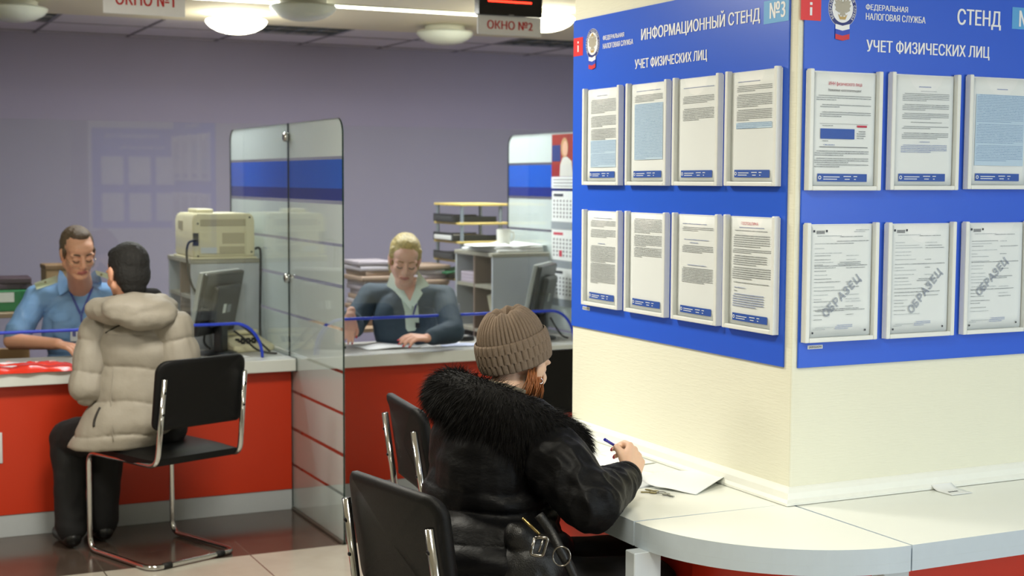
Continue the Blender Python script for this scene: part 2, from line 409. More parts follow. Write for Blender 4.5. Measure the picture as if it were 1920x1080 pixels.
def board(face, corners, label, texts, sq, sky, emb):
    root = thing('information_board', label, 'notice board', face.mtx.translation)
    root.matrix_world = face.mtx
    x0, x1, z0, z1 = corners
    MB().box((x0, -T, z0), (x1, -.0005, z1), .001, 1).build('panel', board_blue, root)
    def rect(b, xa, za, xb, zb, d): poly(b, [(xa, za), (xb, za), (xb, zb), (xa, zb)], d)
    for (s, xa, za, xb, zb) in texts:
        b = MB(); add_vf(b, text_fit(s, xa, za, xb, zb, .030), Matrix.Translation((0, -(T+.0012), 0))); b.build('lettering', white_ink, root)
    b = MB(); rect(b, *sq, T+.0006); r = b.build('red_square', red_ink, root)
    w = sq[2]-sq[0]; h = sq[3]-sq[1]; cx = (sq[0]+sq[2])/2
    b = MB(); rect(b, cx-w*.055, sq[1]+h*.22, cx+w*.055, sq[1]+h*.58, T+.001); rect(b, cx-w*.06, sq[1]+h*.68, cx+w*.06, sq[1]+h*.8, T+.001); b.build('letter', white_ink, r)
    b = MB(); rect(b, *sky, T+.0006); b.build('blue_square', sky_ink, root)
    emblem(root, *emb)
    return root
def box2(face, l, t, rr, b_):
    """text box from its four measured corners: left-x/top/bottom then right-x"""
    xa, za = face.xz(*l); xb, zb = face.xz(*rr); return xa, za, xb
def tb(face, s, xl, yl0, yl1, xr):
    """box from the left end: x and top/bottom pixel rows there, and the right-hand x (same world heights)"""
    xa, zt = face.xz(xl, yl0); _, zb = face.xz(xl, yl1); xb, _ = face.xz(xr, yl1)
    return (s, xa, zb, xb, zt)
# left face
Lz0, Lz1 = FL.xz(1474, 690)[1], FL.xz(1077.5, 39)[1]
tl = [tb(FL, 'ФЕДЕРАЛЬНАЯ', 1131, 67, 77, 1170.5), tb(FL, 'НАЛОГОВАЯ СЛУЖБА', 1131, 82, 92, 1187.5),
      tb(FL, 'ИНФОРМАЦИОННЫЙ СТЕНД', 1203, 48, 80, 1425), tb(FL, '№3', 1444, 5, 36, 1473), tb(FL, 'УЧЕТ ФИЗИЧЕСКИХ ЛИЦ', 1191, 111, 133, 1326)]
sq = (0.004, FL.xz(1078, 106)[1], FL.xz(1093, 106)[0], FL.xz(1078, 72)[1])
sk = (FL.xz(1432, 46)[0], FL.xz(1432, 46)[1], 1.183, FL.xz(1432, 3)[1])
ec = FL.xz(1111.5, 82)
B_L = board(FL, (.002, 1.185, Lz0, Lz1), 'blue information board number 3 on the left face of the pillar', tl, sq, sk, (ec[0], ec[1], .046))
# right face
Rz0 = FR.xz(1491, 691)[1]; Rz1 = 2.12+.03
tr = [tb(FR, 'ФЕДЕРАЛЬНАЯ', 1623, 7, 20, 1702), tb(FR, 'НАЛОГОВАЯ СЛУЖБА', 1623, 24, 37, 1735), tb(FR, 'СТЕНД', 1795, 16, 52, 1876),
      tb(FR, '№4', 1911, 19, 50, 1945), tb(FR, 'УЧЕТ ФИЗИЧЕСКИХ ЛИЦ', 1624, 73, 101, 1855)]
sq = (FR.xz(1501, 37)[0], FR.xz(1501, 37)[1], FR.xz(1539, 37)[0], FR.xz(1501, 37)[1]+.058)
sk = (FR.xz(1897, 54)[0], FR.xz(1897, 54)[1], FR.xz(1960, 54)[0], FR.xz(1897, 13)[1])
ec = FR.xz(1579.5, 16)
B_R = board(FR, (.016, 1.2, Rz0, Rz1), 'blue information board on the right face of the pillar, headed СТЕНД', tr, sq, sk, (ec[0], ec[1], .046))
B_tag = []
plate_m = mat('tag_white', (226, 228, 226), .4)
for face, (xa, ya, xb, yb), lab in ((FL, (1093, 574, 1106, 580), 'tiny inventory sticker on number 3 board under its lower left sheet'), (FR, (1514, 648, 1542, 655), 'small inventory sticker on right board under its lower left form')):
    x0, zt = face.xz(xa, ya); x1, _ = face.xz(xb, ya); _, zb = face.xz(xa, yb)
    s = MB().box((x0, -T-.0012, zb), (x1, -T-.0002, zt)).build('inventory_sticker', plate_m); s.matrix_world = face.mtx; tag(s, lab, 'sticker')
    b = MB(); poly(b, [(x0+.003, zb+.002), (x1-.003, zb+.002), (x1-.003, zt-.002), (x0+.003, zt-.002)], T+.0016); b.build('print', print_mat('ink_black', (40, 42, 50)), s)

# ---------------------------------------------------------------- wall pockets and the sheets in them
pocket_white = mat('pocket_white', (228, 231, 228), .35); paper = mat('paper_sheet', (234, 237, 237), .75, noise_amt=.01)
acryl = glass_mat('acrylic_cover', (.99, .995, .995), 1.16, .05)
ink = {'k': print_mat('ink_grey', (84, 88, 98)), 'b': print_mat('ink_blue', (60, 92, 170)), 'h': print_mat('ink_on_blue', (96, 132, 180), (192, 214, 234)), 'f': print_mat('ink_faint', (140, 146, 156), fill=.5)}
bar_blue = mat('footer_blue', (42, 84, 172), .6); hl_blue = mat('highlight_blue', (192, 214, 234), .7); solid = {'r': mat('title_red', (196, 50, 78), .6), 'b': mat('title_blue', (60, 92, 170), .6), 'k': mat('title_black', (60, 62, 72), .6), 'o': mat('stamp_grey', (138, 146, 164), .6)}
PW, PH, PD = .238, .314, .021
def make_pocket():
    r = thing('wall_pocket', '', 'document holder')
    b = MB(); b.box((0, -.004, 0), (PW, 0, PH-.004), .001, 1); b.build('back_plate', pocket_white, r)
    for x in (0, PW-.013): MB().box((x, -PD, 0), (x+.013, -.003, PH), .0025, 2).build('side_rail', pocket_white, r)
    MB().box((.0132, -PD, 0), (PW-.0132, -.003, .012), .0025, 2).build('bottom_rail', pocket_white, r)
    n = .062; c = PW/2
    pts = [(.011, .010), (PW-.011, .010), (PW-.011, PH-.004), (c+n+.004, PH-.004), (c+n, PH-.008), (c+n*.8, PH-.03), (c+n*.45, PH-.05), (c, PH-.057), (c-n*.45, PH-.05), (c-n*.8, PH-.03), (c-n, PH-.008), (c-n-.004, PH-.004), (.011, PH-.004)]
    b = MB(); b.prism([(x, z) for x, z in pts], 0, .0016, Matrix(((1, 0, 0, 0), (0, 0, 1, -.0165), (0, 1, 0, 0), (0, 0, 0, 1)))); b.build('clear_cover', acryl, r)
    return r
def make_sheet(face, x, z, label, items, tilt=0.):
    sw, sh = .208, .293
    s = MB().grid(lambda u, v: Vector((u*sw, -.0006-.0035*math.sin(PI*u)*(.35+.65*v), v*sh)), 14, 10, thick=.0004).build('paper_sheet', paper, None, True)
    mt = face.mtx @ Matrix.Translation((x+(PW-sw)/2, -T-.0068, z+.0135)) @ Matrix.Rotation(tilt, 4, 'Y')
    s.matrix_world = mt; tag(s, label, 'paper')
    def yy(u): return -.0006-.0035*math.sin(PI*u)*.9-.0010
    blocks = {}
    def strip(key, m, name, u0, u1, v0, v1, dd=0.):
        b = blocks.setdefault(key, (MB(), m, name))[0]
        n = 6
        for i in range(n):
            a, c = u0+(u1-u0)*i/n, u0+(u1-u0)*(i+1)/n
            b.quad((a*sw, yy(a)-dd, (1-v1)*sh), (c*sw, yy(c)-dd, (1-v1)*sh), (c*sw, yy(c)-dd, (1-v0)*sh), (a*sw, yy(a)-dd, (1-v0)*sh))
    for it in items:
        k = it[0]
        if k == 'p':      # paragraph: top, bottom, ink, left, right, pitch
            v0, v1, c = it[1], it[2], it[3]; u0, u1 = (it[4], it[5]) if len(it) > 5 else (.13, .9); pitch = it[6] if len(it) > 6 else .0155
            v = v0; rows = max(1, int(round((v1-v0)/pitch)))
            for i in range(rows):
                a = u0 + (.03 if i == 0 else 0); e = u1 if i < rows-1 or rows == 1 else u0+(u1-u0)*random.uniform(.3, .8)
                strip('ink'+str(id(it)), ink[c], 'text_block', a, e, v, v+pitch*.42, .0003); v += pitch
        elif k == 'h': strip('hl', hl_blue, 'highlight', it[3] if len(it) > 3 else .12, it[4] if len(it) > 4 else .91, it[1], it[2])
        elif k == 'bar':
            strip('bar', bar_blue, 'footer_bar', .1, .88, .895, .965, .0004)
            b = blocks.setdefault('barw', (MB(), white_ink, 'footer_print'))[0]
            cx, cz = .135, .93
            for i in range(10):
                a0, a1 = 2*PI*i/10, 2*PI*(i+1)/10
                b.quad(*[(sw*(cx+rr*math.cos(a)), yy(cx)-.0008, sh*(1-cz)+sw*rr*math.sin(a)) for rr, a in ((.014, a0), (.024, a0), (.024, a1), (.014, a1))])
            for u0, u1, v in ((.19, .44, .92), (.19, .4, .94), (.5, .62, .915), (.52, .6, .94), (.66, .72, .915), (.67, .7, .94)): strip('barw', white_ink, 'footer_print', u0, u1, v, v+.007, .0007)
        elif k == 't':    # words, v-centre, height, colour, left, right
            _, s_, v, h, c, u0, u1 = it
            b = blocks.setdefault('t'+c, (MB(), solid[c], 'heading'))[0]
            vf = text_fit(s_, u0*sw, (1-v-h/2)*sh, u1*sw, (1-v+h/2)*sh, .0)
            add_vf(b, ([Vector((q.x, yy(q.x/sw)-.0009, q.z)) for q in vf[0]], vf[1]))
        elif k == 'stamp': # diagonal outlined word
            b = blocks.setdefault('stamp', (MB(), solid['o'], 'stamp_word'))[0]
            (u0, v0), (u1, v1) = it[2], it[3]; p0 = Vector((u0*sw, 0, (1-v0)*sh)); p1 = Vector((u1*sw, 0, (1-v1)*sh)); d = p1-p0; L = d.length; an = math.atan2(d.z, d.x)
            for i, chx in enumerate(it[1]):
                cu = bpy.data.curves.new('t', 'FONT'); cu.body = chx; cu.size = 1; cu.resolution_u = 2; cu.fill_mode = 'NONE'; cu.bevel_depth = .024; cu.bevel_resolution = 0
                o = bpy.data.objects.new('t', cu); COL.objects.link(o); me = bpy.data.meshes.new_from_object(o.evaluated_get(bpy.context.evaluated_depsgraph_get())); bpy.data.objects.remove(o)
                hh = .030; n = len(it[1]); c = p0 + d*((i+.12)/n)
                vs = []
                for q in me.vertices:
                    X, Z = q.co.x*hh, q.co.y*hh; xx = c.x+X*math.cos(an)-Z*math.sin(an); zz = c.z+X*math.sin(an)+Z*math.cos(an)
                    vs.append(Vector((xx, yy(xx/sw)-.0012+q.co.z*.001, zz)))
                add_vf(b, (vs, [tuple(p.vertices) for p in me.polygons])); bpy.data.meshes.remove(me)
        elif k == 'box':  # solid rectangle v0 v1 u0 u1 colour
            strip('box'+str(id(it)), solid[it[5]] if it[5] in solid else bar_blue, 'printed_mark', it[3], it[4], it[1], it[2], .0005)
        elif k == 'code': # barcode
            for i in range(16): strip('box_k', solid['k'], 'printed_mark', .11+i*.0082, .11+i*.0082+(.005 if i % 3 else .003), .045, .075, .0005)
            for u in (.065, .255): strip('box_k', solid['k'], 'printed_mark', u, u+.028, .04, .06, .0005)
    for b, m, nm in blocks.values(): b.build(nm, m, s)
    return s
def form(n):
    it = [('code',), ('p', .09, .1, 'f', .1, .5), ('p', .1, .115, 'k', .45, .85), ('box', .955, .972, .065, .09, 'k'), ('box', .95, .967, .9, .925, 'k')]
    random.seed(20+n)
    if n == 0: it += [('p', .14, .155, 'k', .4, .95), ('p', .16, .175, 'k', .25, .7), ('p', .04, .07, 'f', .7, .95)]
    v = .16
    while v < .86:
        w = random.uniform(.12, .5); it.append(('p', v, v+.012, random.choice('kff'), .06, .06+w, .013))
        if random.random() < .45: it.append(('p', v+.004, v+.012, random.choice('kf'), .55, .55+random.uniform(.1, .38), .013))
        v += random.uniform(.022, .045)
    it += [('p', .33 if n == 0 else .5, .37 if n == 0 else .53, 'k', .45, .82), ('p', .90, .945, 'b', .42, .7), ('p', .915, .95, 'f', .08, .4), ('p', .75, .775, 'k', .12, .8) if n == 0 else ('p', .62, .632, 'k', .06, .85), ('p', .36, .372, 'k', .06, .93)]
    it.append(('stamp', 'ОБРАЗЕЦ', (.26, .84), (.82, .50)) if n == 0 else (('stamp', 'ОБРАЗЕЦ', (.36, .84), (.88, .46)) if n == 1 else ('stamp', 'ОБРАЗЕЦ', (.22, .70), (.72, .38))))
    return it
B = ('bar',)
pages = {
 ('L', 0, 0): ([('p', .065, .07, 'b', .3, .65), ('p', .11, .27, 'k'), ('p', .29, .41, 'k'), ('p', .43, .55, 'k'), ('h', .555, .85), ('p', .56, .7, 'h'), ('p', .705, .85, 'h'), B], 'sheet of close grey text, lower third shaded blue, upper left on the number 3 board'),
 ('L', 0, 1): ([('p', .065, .07, 'b', .15, .85), ('p', .11, .19, 'k'), ('h', .2, .78), ('p', .205, .78, 'h'), B], 'sheet with a tall blue shaded text block, second in upper row of number 3 board'),
 ('L', 0, 2): ([('p', .085, .09, 'b', .12, .9), ('p', .17, .25, 'k'), ('p', .29, .42, 'k'), B], 'sheet with two short paragraphs and empty lower half, upper row of number 3 board'),
 ('L', 0, 3): ([('p', .08, .085, 'b', .12, .65), ('p', .12, .18, 'k'), ('p', .2, .33, 'k'), ('p', .34, .45, 'k'), ('h', .46, .515), ('p', .46, .515, 'h'), B], 'sheet ending in one blue shaded line, upper right on number 3 board'),
 ('L', 1, 0): ([('p', .06, .065, 'b', .2, .8), ('p', .09, .17, 'k'), ('p', .19, .29, 'k'), ('p', .34, .35, 'b', .35, .6), ('p', .37, .55, 'k'), ('p', .56, .79, 'k'), B], 'full sheet of grey text above a sticker, lower left on number 3 board'),
 ('L', 1, 1): ([('p', .05, .2, 'k'), ('p', .22, .34, 'k'), ('p', .35, .46, 'k'), B], 'sheet with text in its upper half only, lower row of number 3 board'),
 ('L', 1, 2): ([('p', .075, .085, 'b', .1, .75), ('p', .11, .16, 'k'), ('p', .23, .245, 'b', .15, .8), ('p', .26, .28, 'b', .3, .55), ('p', .29, .37, 'k'), ('p', .48, .49, 'b', .25, .75), ('p', .51, .66, 'k'), B], 'sheet with three blue underlined headings, lower row of number 3 board'),
 ('L', 1, 3): ([('t', 'ГОСПОШЛИНА', .05, .028, 'r', .28, .66), ('p', .085, .1, 'b', .2, .78, .018), ('p', .115, .12, 'k', .1, .85), ('p', .16, .27, 'k', .1, .9, .02), ('p', .29, .34, 'k', .08, .95), ('p', .35, .44, 'k', .1, .85, .02), ('p', .46, .58, 'k', .08, .95, .02), ('p', .6, .61, 'k', .08, .9), ('p', .65, .66, 'b', .1, .4), ('p', .68, .7, 'k', .1, .2), ('p', .71, .85, 'b', .1, .8, .022), B], 'sheet with red heading ГОСПОШЛИНА, lower right on number 3 board'),
 ('R', 0, 0): ([('t', 'ИНН физического лица', .10, .042, 'r', .24, .76), ('t', 'Уважаемые налогоплательщики!', .155, .028, 'k', .23, .75), ('p', .2, .25, 'k', .06, .92, .018), ('p', .28, .31, 'k', .12, .92, .018), ('p', .345, .405, 'k', .12, .92, .018), ('box', .45, .452, .12, .88, 'k'), ('box', .655, .66, .12, .88, 'k'), ('p', .465, .48, 'k', .13, .32), ('box', .495, .585, .13, .66, 'bar'), ('box', .46, .478, .7, .86, 'r'), ('p', .51, .60, 'k', .7, .84, .02), ('p', .6, .61, 'k', .13, .25), ('p', .635, .65, 'b', .15, .35), ('p', .69, .75, 'k', .05, .9, .018), ('p', .755, .80, 'k', .05, .9, .018), ('p', .81, .845, 'k', .05, .9, .018), B], 'sheet with a red heading ИНН and a blue web banner, upper left on the right board'),
 ('R', 0, 1): ([('p', .095, .105, 'b', .37, .6, .02), ('p', .135, .15, 'f', .4, .7), ('p', .16, .24, 'k', .14, .92), ('p', .26, .32, 'k', .14, .92), ('p', .34, .4, 'k', .14, .92), ('p', .42, .43, 'k', .25, .8), ('p', .46, .49, 'k', .14, .92), ('p', .52, .58, 'k', .14, .92), ('p', .6, .61, 'b', .4, .6), ('p', .63, .70, 'b', .13, .9), B], 'sheet of plain text, middle of the upper row on the right board'),
 ('R', 0, 2): ([('p', .095, .105, 'b', .4, .62, .02), ('h', .15, .82, .08, .95), ('p', .155, .42, 'h', .1, .93), ('p', .43, .62, 'h', .1, .93), ('p', .63, .78, 'h', .1, .93), B], 'sheet shaded wholly pale blue at the far right edge, upper row of right board'),
 ('R', 1, 0): (form(0), 'sample form stamped ОБРАЗЕЦ with two columns, lower left on the right board'),
 ('R', 1, 1): (form(1), 'sample form stamped ОБРАЗЕЦ, middle of the lower row on the right board'),
 ('R', 1, 2): (form(2), 'sample form stamped ОБРАЗЕЦ at the far right edge, lower row of right board'),
}
random.seed(3)
pos = {}
for j, (px, yt, yb) in enumerate(((1090, 169, 347), (1170.5, 160, 347.5), (1258, 148.5, 348), (1356, 137, 348.5))): pos['L', 0, j] = (FL, px, yb)
for j, (px, yb) in enumerate(((1089, 570.5), (1168.5, 583.5), (1256.5, 597.5), (1352.5, 613))): pos['L', 1, j] = (FL, px, yb)
for j, (px, yb) in enumerate(((1516, 357.3), (1669.5, 356.5), (1814.5, 355))): pos['R', 0, j] = (FR, px, yb)
for j, (px, yb) in enumerate(((1510, 644), (1662, 636), (1806.5, 628))): pos['R', 1, j] = (FR, px, yb)
proto = None
for key, (face, px, py) in pos.items():
    x, z = face.xz(px, py, T+PD)
    lab = pages[key][1]
    where = {'L': 'number 3 board', 'R': 'right board'}[key[0]]; row = ('upper', 'lower')[key[1]]
    nth = ['first', 'second', 'third', 'fourth'][key[2]]
    plab = f'white wall pocket, {nth} in the {row} row of the {where}'
    o = make_pocket() if proto is None else dup(proto, (0, 0, 0), 0, plab)
    if proto is None: proto = o
    o['label'] = plab; o['group'] = 'wall pockets on the blue boards'
    o.matrix_world = face.mtx @ Matrix.Translation((x, -T-.0004, z))
    s = make_sheet(face, x, z, lab, pages[key][0], random.uniform(-.006, .006)); s['group'] = 'sheets in the wall pockets'

# a second pillar stands behind the camera; its board shows as a reflection in the left counter screen
RX0, RX1, RY = 2.66, 3.80, -3.0
struct(MB().box((RX0, RY-1.2, 0), (RX1, RY, CEIL), .004, 2).build('wall_pillar_rear', MATS['pillar_wallpaper']))
rb = thing('information_board', 'blue information board on the rear pillar, seen only as a reflection in the left screen', 'notice board', (RX1, RY, 0), PI)
MB().box((.1, -T, 1.04), (1.1, -.0005, 2.16), .001, 1).build('panel', board_blue, rb)
for i in range(3):
    for z in (1.12, 1.53): MB().box((.16+i*.3, -T-.02, z), (.16+i*.3+.238, -T-.0002, z+.314), .003, 1).build('sheet_pocket', paper, rb)
for (s_, xa, za, xb, zb) in (('ИНФОРМАЦИОННЫЙ СТЕНД', .36, 2.04, .95, 2.11), ('УЧЕТ ФИЗИЧЕСКИХ ЛИЦ', .3, 1.92, .8, 1.96)):
    b = MB(); add_vf(b, text_fit(s_, xa, za, xb, zb, .03), Matrix.Translation((0, -(T+.0012), 0))); b.build('lettering', white_ink, rb)
# ---------------------------------------------------------------- writing table around the pillar
table_white = mat('table_laminate', (236, 239, 232), .22, noise_amt=.01); edge_grey = mat('table_edge', (196, 208, 218), .35)
panel_red = mat('red_laminate', (206, 48, 22), .38, noise_amt=.05, noise_scale=500)
XE, YE, RC = 1.805, 2.555, .471
tb_ = thing('writing_table', 'white curved writing table wrapped around the pillar, with red front panels', 'table', (CX, CY0, 0))
def wpt(p): return (p[0]-CX, p[1]-CY0)
arc = [(CX+RC*math.cos(a), CY0+RC*math.sin(a)) for a in [PI+PI/2*i/24 for i in range(25)]]
g = .0012
left = [(XE, 3.03+g), (CX-.001, CY0+g), (CX-.001, CY1), (XE, CY1)]
corner = [(CX-.001, CY0-.0)] + [(x, y) for x, y in arc]
right = [(CX+.005+g, CY0-.001), (CX+.005+g, YE), (CX1, YE), (CX1, CY0-.001)]
for nm, pl in (('left', left), ('corner', corner), ('right', right)):
    b = MB(); b.prism([wpt(p) for p in pl], .712, .75); b.prism([wpt(p) for p in pl], .688, .7119)
    o = b.build('tabletop', table_white, tb_)
    me = o.data; me.materials.append(edge_grey)
    for p in me.polygons:
        if abs(p.normal.z) < .3: p.material_index = 1
legm = mat('table_leg_white', (206, 214, 220), .35)
for (x, y) in ((1.79, 2.985), (2.24, 2.60), (1.83, 4.19)):
    MB().box((x-CX-.022, y-CY0-.022, 0), (x-CX+.055, y-CY0+.022, .688), .002, 1).build('leg', legm, tb_)
b = MB(); b.box((2.0-CX, 3.04-CY0, .04), (2.018-CX, 4.2-CY0, .688)); b.build('front_panel', panel_red, tb_)
arc2 = [(CX+.30*math.cos(a), CY0+.30*math.sin(a)) for a in [PI+PI/2*i/16 for i in range(17)]]
b = MB(); b.prism([wpt(p) for p in arc2 + [(CX+.285*math.cos(a), CY0+.285*math.sin(a)) for a in [PI+PI/2*i/16 for i in range(16, -1, -1)]]], .04, .688); b.build('front_panel', panel_red, tb_, 40)
b = MB(); b.box((.01, 2.74-CY0, .04), (CX1-CX, 2.755-CY0, .688)); b.build('front_panel', panel_red, tb_)

# ---------------------------------------------------------------- service counter
XP, YP, YS = 2.02, 6.61, 6.66
XP2 = 3.71
ctr_white = mat('counter_white', (222, 226, 222), .25); ctr_grey = mat('desk_grey', (166, 166, 160), .35); plinth_m = mat('plinth_grey', (186, 192, 196), .3, metal=.0)
ctr_red = mat('counter_red', (202, 54, 22), .4, noise_amt=.05, noise_scale=400)
def counter(x0, x1, label, over):
    r = thing('service_counter', label, 'counter', ((x0+x1)/2, YP, 0)); ox = (x0+x1)/2
    MB().box((x0-ox, 0-.06, .684), (x1-ox+over, .085, .742), .003, 2).build('counter_top', ctr_white, r)
    MB().box((x0-ox, .0855, .700), (x1-ox, .50, .7415), .002, 1).build('desk_top', ctr_grey, r)
    MB().box((x0-ox, 0, .10), (x1-ox, .03, .684), .002, 1).build('front_panel', ctr_red, r)
    MB().box((x0-ox, .004, 0), (x1-ox, .03, .0995), .001, 1).build('plinth', plinth_m, r)
    for x in (x0-ox, x1-ox-.025): MB().box((x, .031, 0), (x+.025, .48, .6995)).build('side_panel', ctr_grey, r)
    return r
counter(-1.4, XP-.007, 'white topped service counter with red front at the left, where the man sits', .05)
counter(XP+.047, XP2-.007, 'white topped service counter with red front beyond the glass partition, before the clerk', -.0)

# ---------------------------------------------------------------- frosted partitions
clear = glass_mat('clear_glass', (.965, .985, .978), 1.5)
edge_glass = mat('glass_edge', (14, 40, 38), .15); chrome = mat('chrome', (205, 205, 205), .12, metal=1)
frost = film_mat('frosted_film', (248, 252, 253), .05, .32); bluef = film_mat('blue_film', (34, 116, 238), .04, .3); navyf = film_mat('navy_film', (28, 58, 170), .04, .3); greyf = film_mat('grey_film', (150, 158, 160), .25, .4)
def zs(y): return at(643, y, 0, XP).z
# clear gaps between the frosted bands, measured at the partition's near edge
gaps = [(zs(292), zs(298)), (zs(384), zs(377)), (zs(464), zs(458)), (zs(542), zs(535)), (zs(622), zs(616)), (zs(702), zs(696)), (zs(780), zs(774)), (zs(858), zs(851)), (zs(932), zs(926))]
YN, YR, ZT = 5.86, 7.74, 1.866
def rounded(y0, y1, z0, z1, r0, r1):
    pts = [(y0, z0), (y1, z0)]
    for (cy, cz, a0, r) in ((y1-r1, z1-r1, 0, r1), (y0+r0, z1-r0, PI/2, r0)):
        pts += [(cy+r*math.cos(a0+PI/2*i/6), cz+r*math.sin(a0+PI/2*i/6)) for i in range(7)] if r > 0 else [(cy, cz)]
    return pts
YZ = lambda x: Matrix(((0, 0, 1, x), (1, 0, 0, 0), (0, 1, 0, 0), (0, 0, 0, 1)))
def partition(x, label):
    r = thing('glass_partition', label, 'partition', (x, YS, 0))
    def pane(y0, y1, z0, r0, r1, name):
        pl = rounded(y0-YS, y1-YS, z0, ZT, r0, r1)
        if z0 < .1: pl = pl[:2] + [(y1-YS, .681), (YP-.063-YS, .681), (YP-.063-YS, .745), (y1-YS, .745)] + pl[2:]   # notch for the counter top
        b = MB(); b.prism(pl, -.004, .004, YZ(0)); o = b.build(name, clear, r)
        o.data.materials.append(edge_glass)
        for p in o.data.polygons:
            if abs(p.normal.x) < .5: p.material_index = 1
        # film bands on the glass
        zb = [z0+.001]; bands = []
        edges = sorted([(min(a, c), max(a, c)) for a, c in gaps])
        lo = z0
        for a, c in edges:
            if a > lo: bands.append((lo, a))
            lo = c
        bands.append((lo, ZT))
        ztop, zbot = zs(298), zs(377)
        for lo, hi in bands:
            if hi <= z0: continue
            segs = [(lo, hi, frost)]
            if abs(hi-max(gaps[0])) < .06 and hi < max(gaps[0])+.001 and lo > 1.4: segs = [(lo, lo+.053, navyf), (lo+.053, hi, bluef)]
            if z0 < .1 and lo < .681 < hi: segs = [(lo, .681, frost), (.681, min(.745, hi), None), (.745, hi, frost)] if hi > .746 else [(lo, .681, frost), (.681, hi, None)]
            elif z0 < .1 and .681 <= lo < .745: segs = [(lo, .745, None), (.745, hi, frost)]
            for a, c, m in segs:
                yq = y1 if m is not None else YP-.063
                m = m or frost
                if c > ZT-.0005:
                    pl = rounded(y0-YS+.001, y1-YS-.001, a, c-.001, max(r0-.001, 0), max(r1-.001, 0))
                else: pl = [(y0-YS+.001, a), (yq-YS-.001, a), (yq-YS-.001, c), (y0-YS+.001, c)]
                b = MB(); b.prism(pl, .0043, .0048, YZ(0)); b.build('frosted_band' if m is frost else 'blue_band', m, o)
        return o
    pane(YN, YS-.0012, .0, .07, 0, 'front_pane'); pane(YS+.0012, YR, .745, 0, .07, 'rear_pane')
    for z in (1.80, 1.123):
        b = MB()
        for sx in (-1, 1): b.lathe([(0, .022), (.012, .0215), (.02, .018), (.023, .012), (.023, 0.0)], 24, Matrix.Translation((sx*.0045, 0, z)) @ Matrix.Rotation(sx*PI/2, 4, 'Y'))
        b.build('glass_clamp', chrome, r, True)
    MB().box((-.012, YN-YS, 0), (.012, YP-YS-.002, .012), .002, 1).build('floor_channel', mat('dark_channel', (70, 66, 58), .4), r)
    return r
# the counter is notched where the front pane passes: the pane stands in the gap between the two counters
partition(XP, 'tall frosted glass partition with a blue band between the two service counters')
partition(XP2, 'frosted glass partition with blue band partly hidden behind the pillar, at the far right counter')

# ---------------------------------------------------------------- clear screens with the blue-edged openings
trim_blue = mat('blue_edging', (30, 62, 200), .4)
XZ = lambda y: Matrix(((1, 0, 0, 0), (0, 0, 1, y), (0, 1, 0, 0), (0, 0, 0, 1)))
def screen(x0, x1, xo0, xo1, label):
    """glass sheet standing on the counter with a low arched opening from xo0 to xo1"""
    r = thing('counter_screen', label, 'glass screen', ((x0+x1)/2, YS, .742)); ox = (x0+x1)/2
    zo = .168
    arch = [(xo0, .0)] + [(xo0+.135*(1-math.cos(a)), zo*math.sin(a)) for a in [PI/2*i/10 for i in range(1, 11)]]
    arch2 = [(xo1-(x-xo0), z) for x, z in arch][::-1]
    pl = [(x0, 0.003), (xo0, .003)] + arch[1:] + arch2[:-1] + [(xo1, .003), (x1, .003), (x1, ZT-.006-.742), (x0, ZT-.006-.742)]
    b = MB(); b.prism([(x-ox, z) for x, z in pl], -.004, .004, XZ(0)); o = b.build('glass_pane', clear, r)
    b = MB(); b.tube([(x-ox, 0, z+.002) for x, z in arch + arch2], .0075, 8); b.build('edge_trim', trim_blue, r, True)
    return r
screen(-1.4, XP-.008, .36, 1.885, 'clear glass screen with blue-edged opening in front of the officer in the blue shirt')
screen(XP+.008, XP2-.008, 2.14, 3.585, 'clear glass screen with blue-edged opening in front of the blonde clerk')

# ---------------------------------------------------------------- ceiling lamps
opal_off = mat('opal_glass_off', (206, 212, 198), .25); opal_on = mat('opal_glass_lit', (255, 250, 222), .3, emit=11.); lamp_base = mat('lamp_base_white', (214, 216, 204), .4)
def dome(x, y, lit, label, power=0):
    r = thing('dome_lamp', label, 'ceiling lamp', (x, y, CEIL))
    MB().lathe([(0, 0), (.115, 0), (.125, -.006), (.125, -.03), (.118, -.034), (0, -.034)], 40).build('base', lamp_base, r, 40)
    MB().lathe([(.155, -.0345), (.172, -.038), (.178, -.046), (.172, -.06), (.15, -.082), (.11, -.103), (.06, -.116), (0, -.12)], 40).build('glass_bowl', opal_on if lit else opal_off, r, 50)
    if power:
        d = bpy.data.lights.new('dome_lamp_light', 'POINT'); d.energy = power; d.color = (1, .93, .72); d.shadow_soft_size = .1
        o = bpy.data.objects.new('dome_lamp_light', d); COL.objects.link(o); o.location = (x, y, CEIL-.16)
    return r
GL = 'dome lamps on the ceiling'
for x, y, lit, lab, p in ((.965, 8.22, 0, 'unlit white dome lamp at the top left corner of the photo', 0), (2.2, 8.26, 1, 'lit white dome lamp on the ceiling right of the sign ОКНО №1', 11), (3.535, 8.3, 0, 'unlit white dome lamp on the ceiling left of the sign ОКНО №2', 0),
                     (2.34, 7.42, 0, 'unlit dome lamp at the top edge of the photo, in front of the strip light', 0), (3.72, 7.3, 1, 'lit dome lamp partly hidden behind the black display', 11)):
    dome(x, y, lit, lab, p)['group'] = GL
r = thing('strip_light', 'long thin lit strip light running across the ceiling above the counters', 'ceiling lamp', (3.0, 7.6, CEIL))
MB().box((-2.0, -.05, -.008), (2.6, .05, 0), .002, 1).build('rim', lamp_base, r)
MB().box((-1.98, -.04, -.011), (2.58, .04, -.0082)).build('diffuser', mat('strip_diffuser', (255, 252, 226), .4, emit=9.), r)
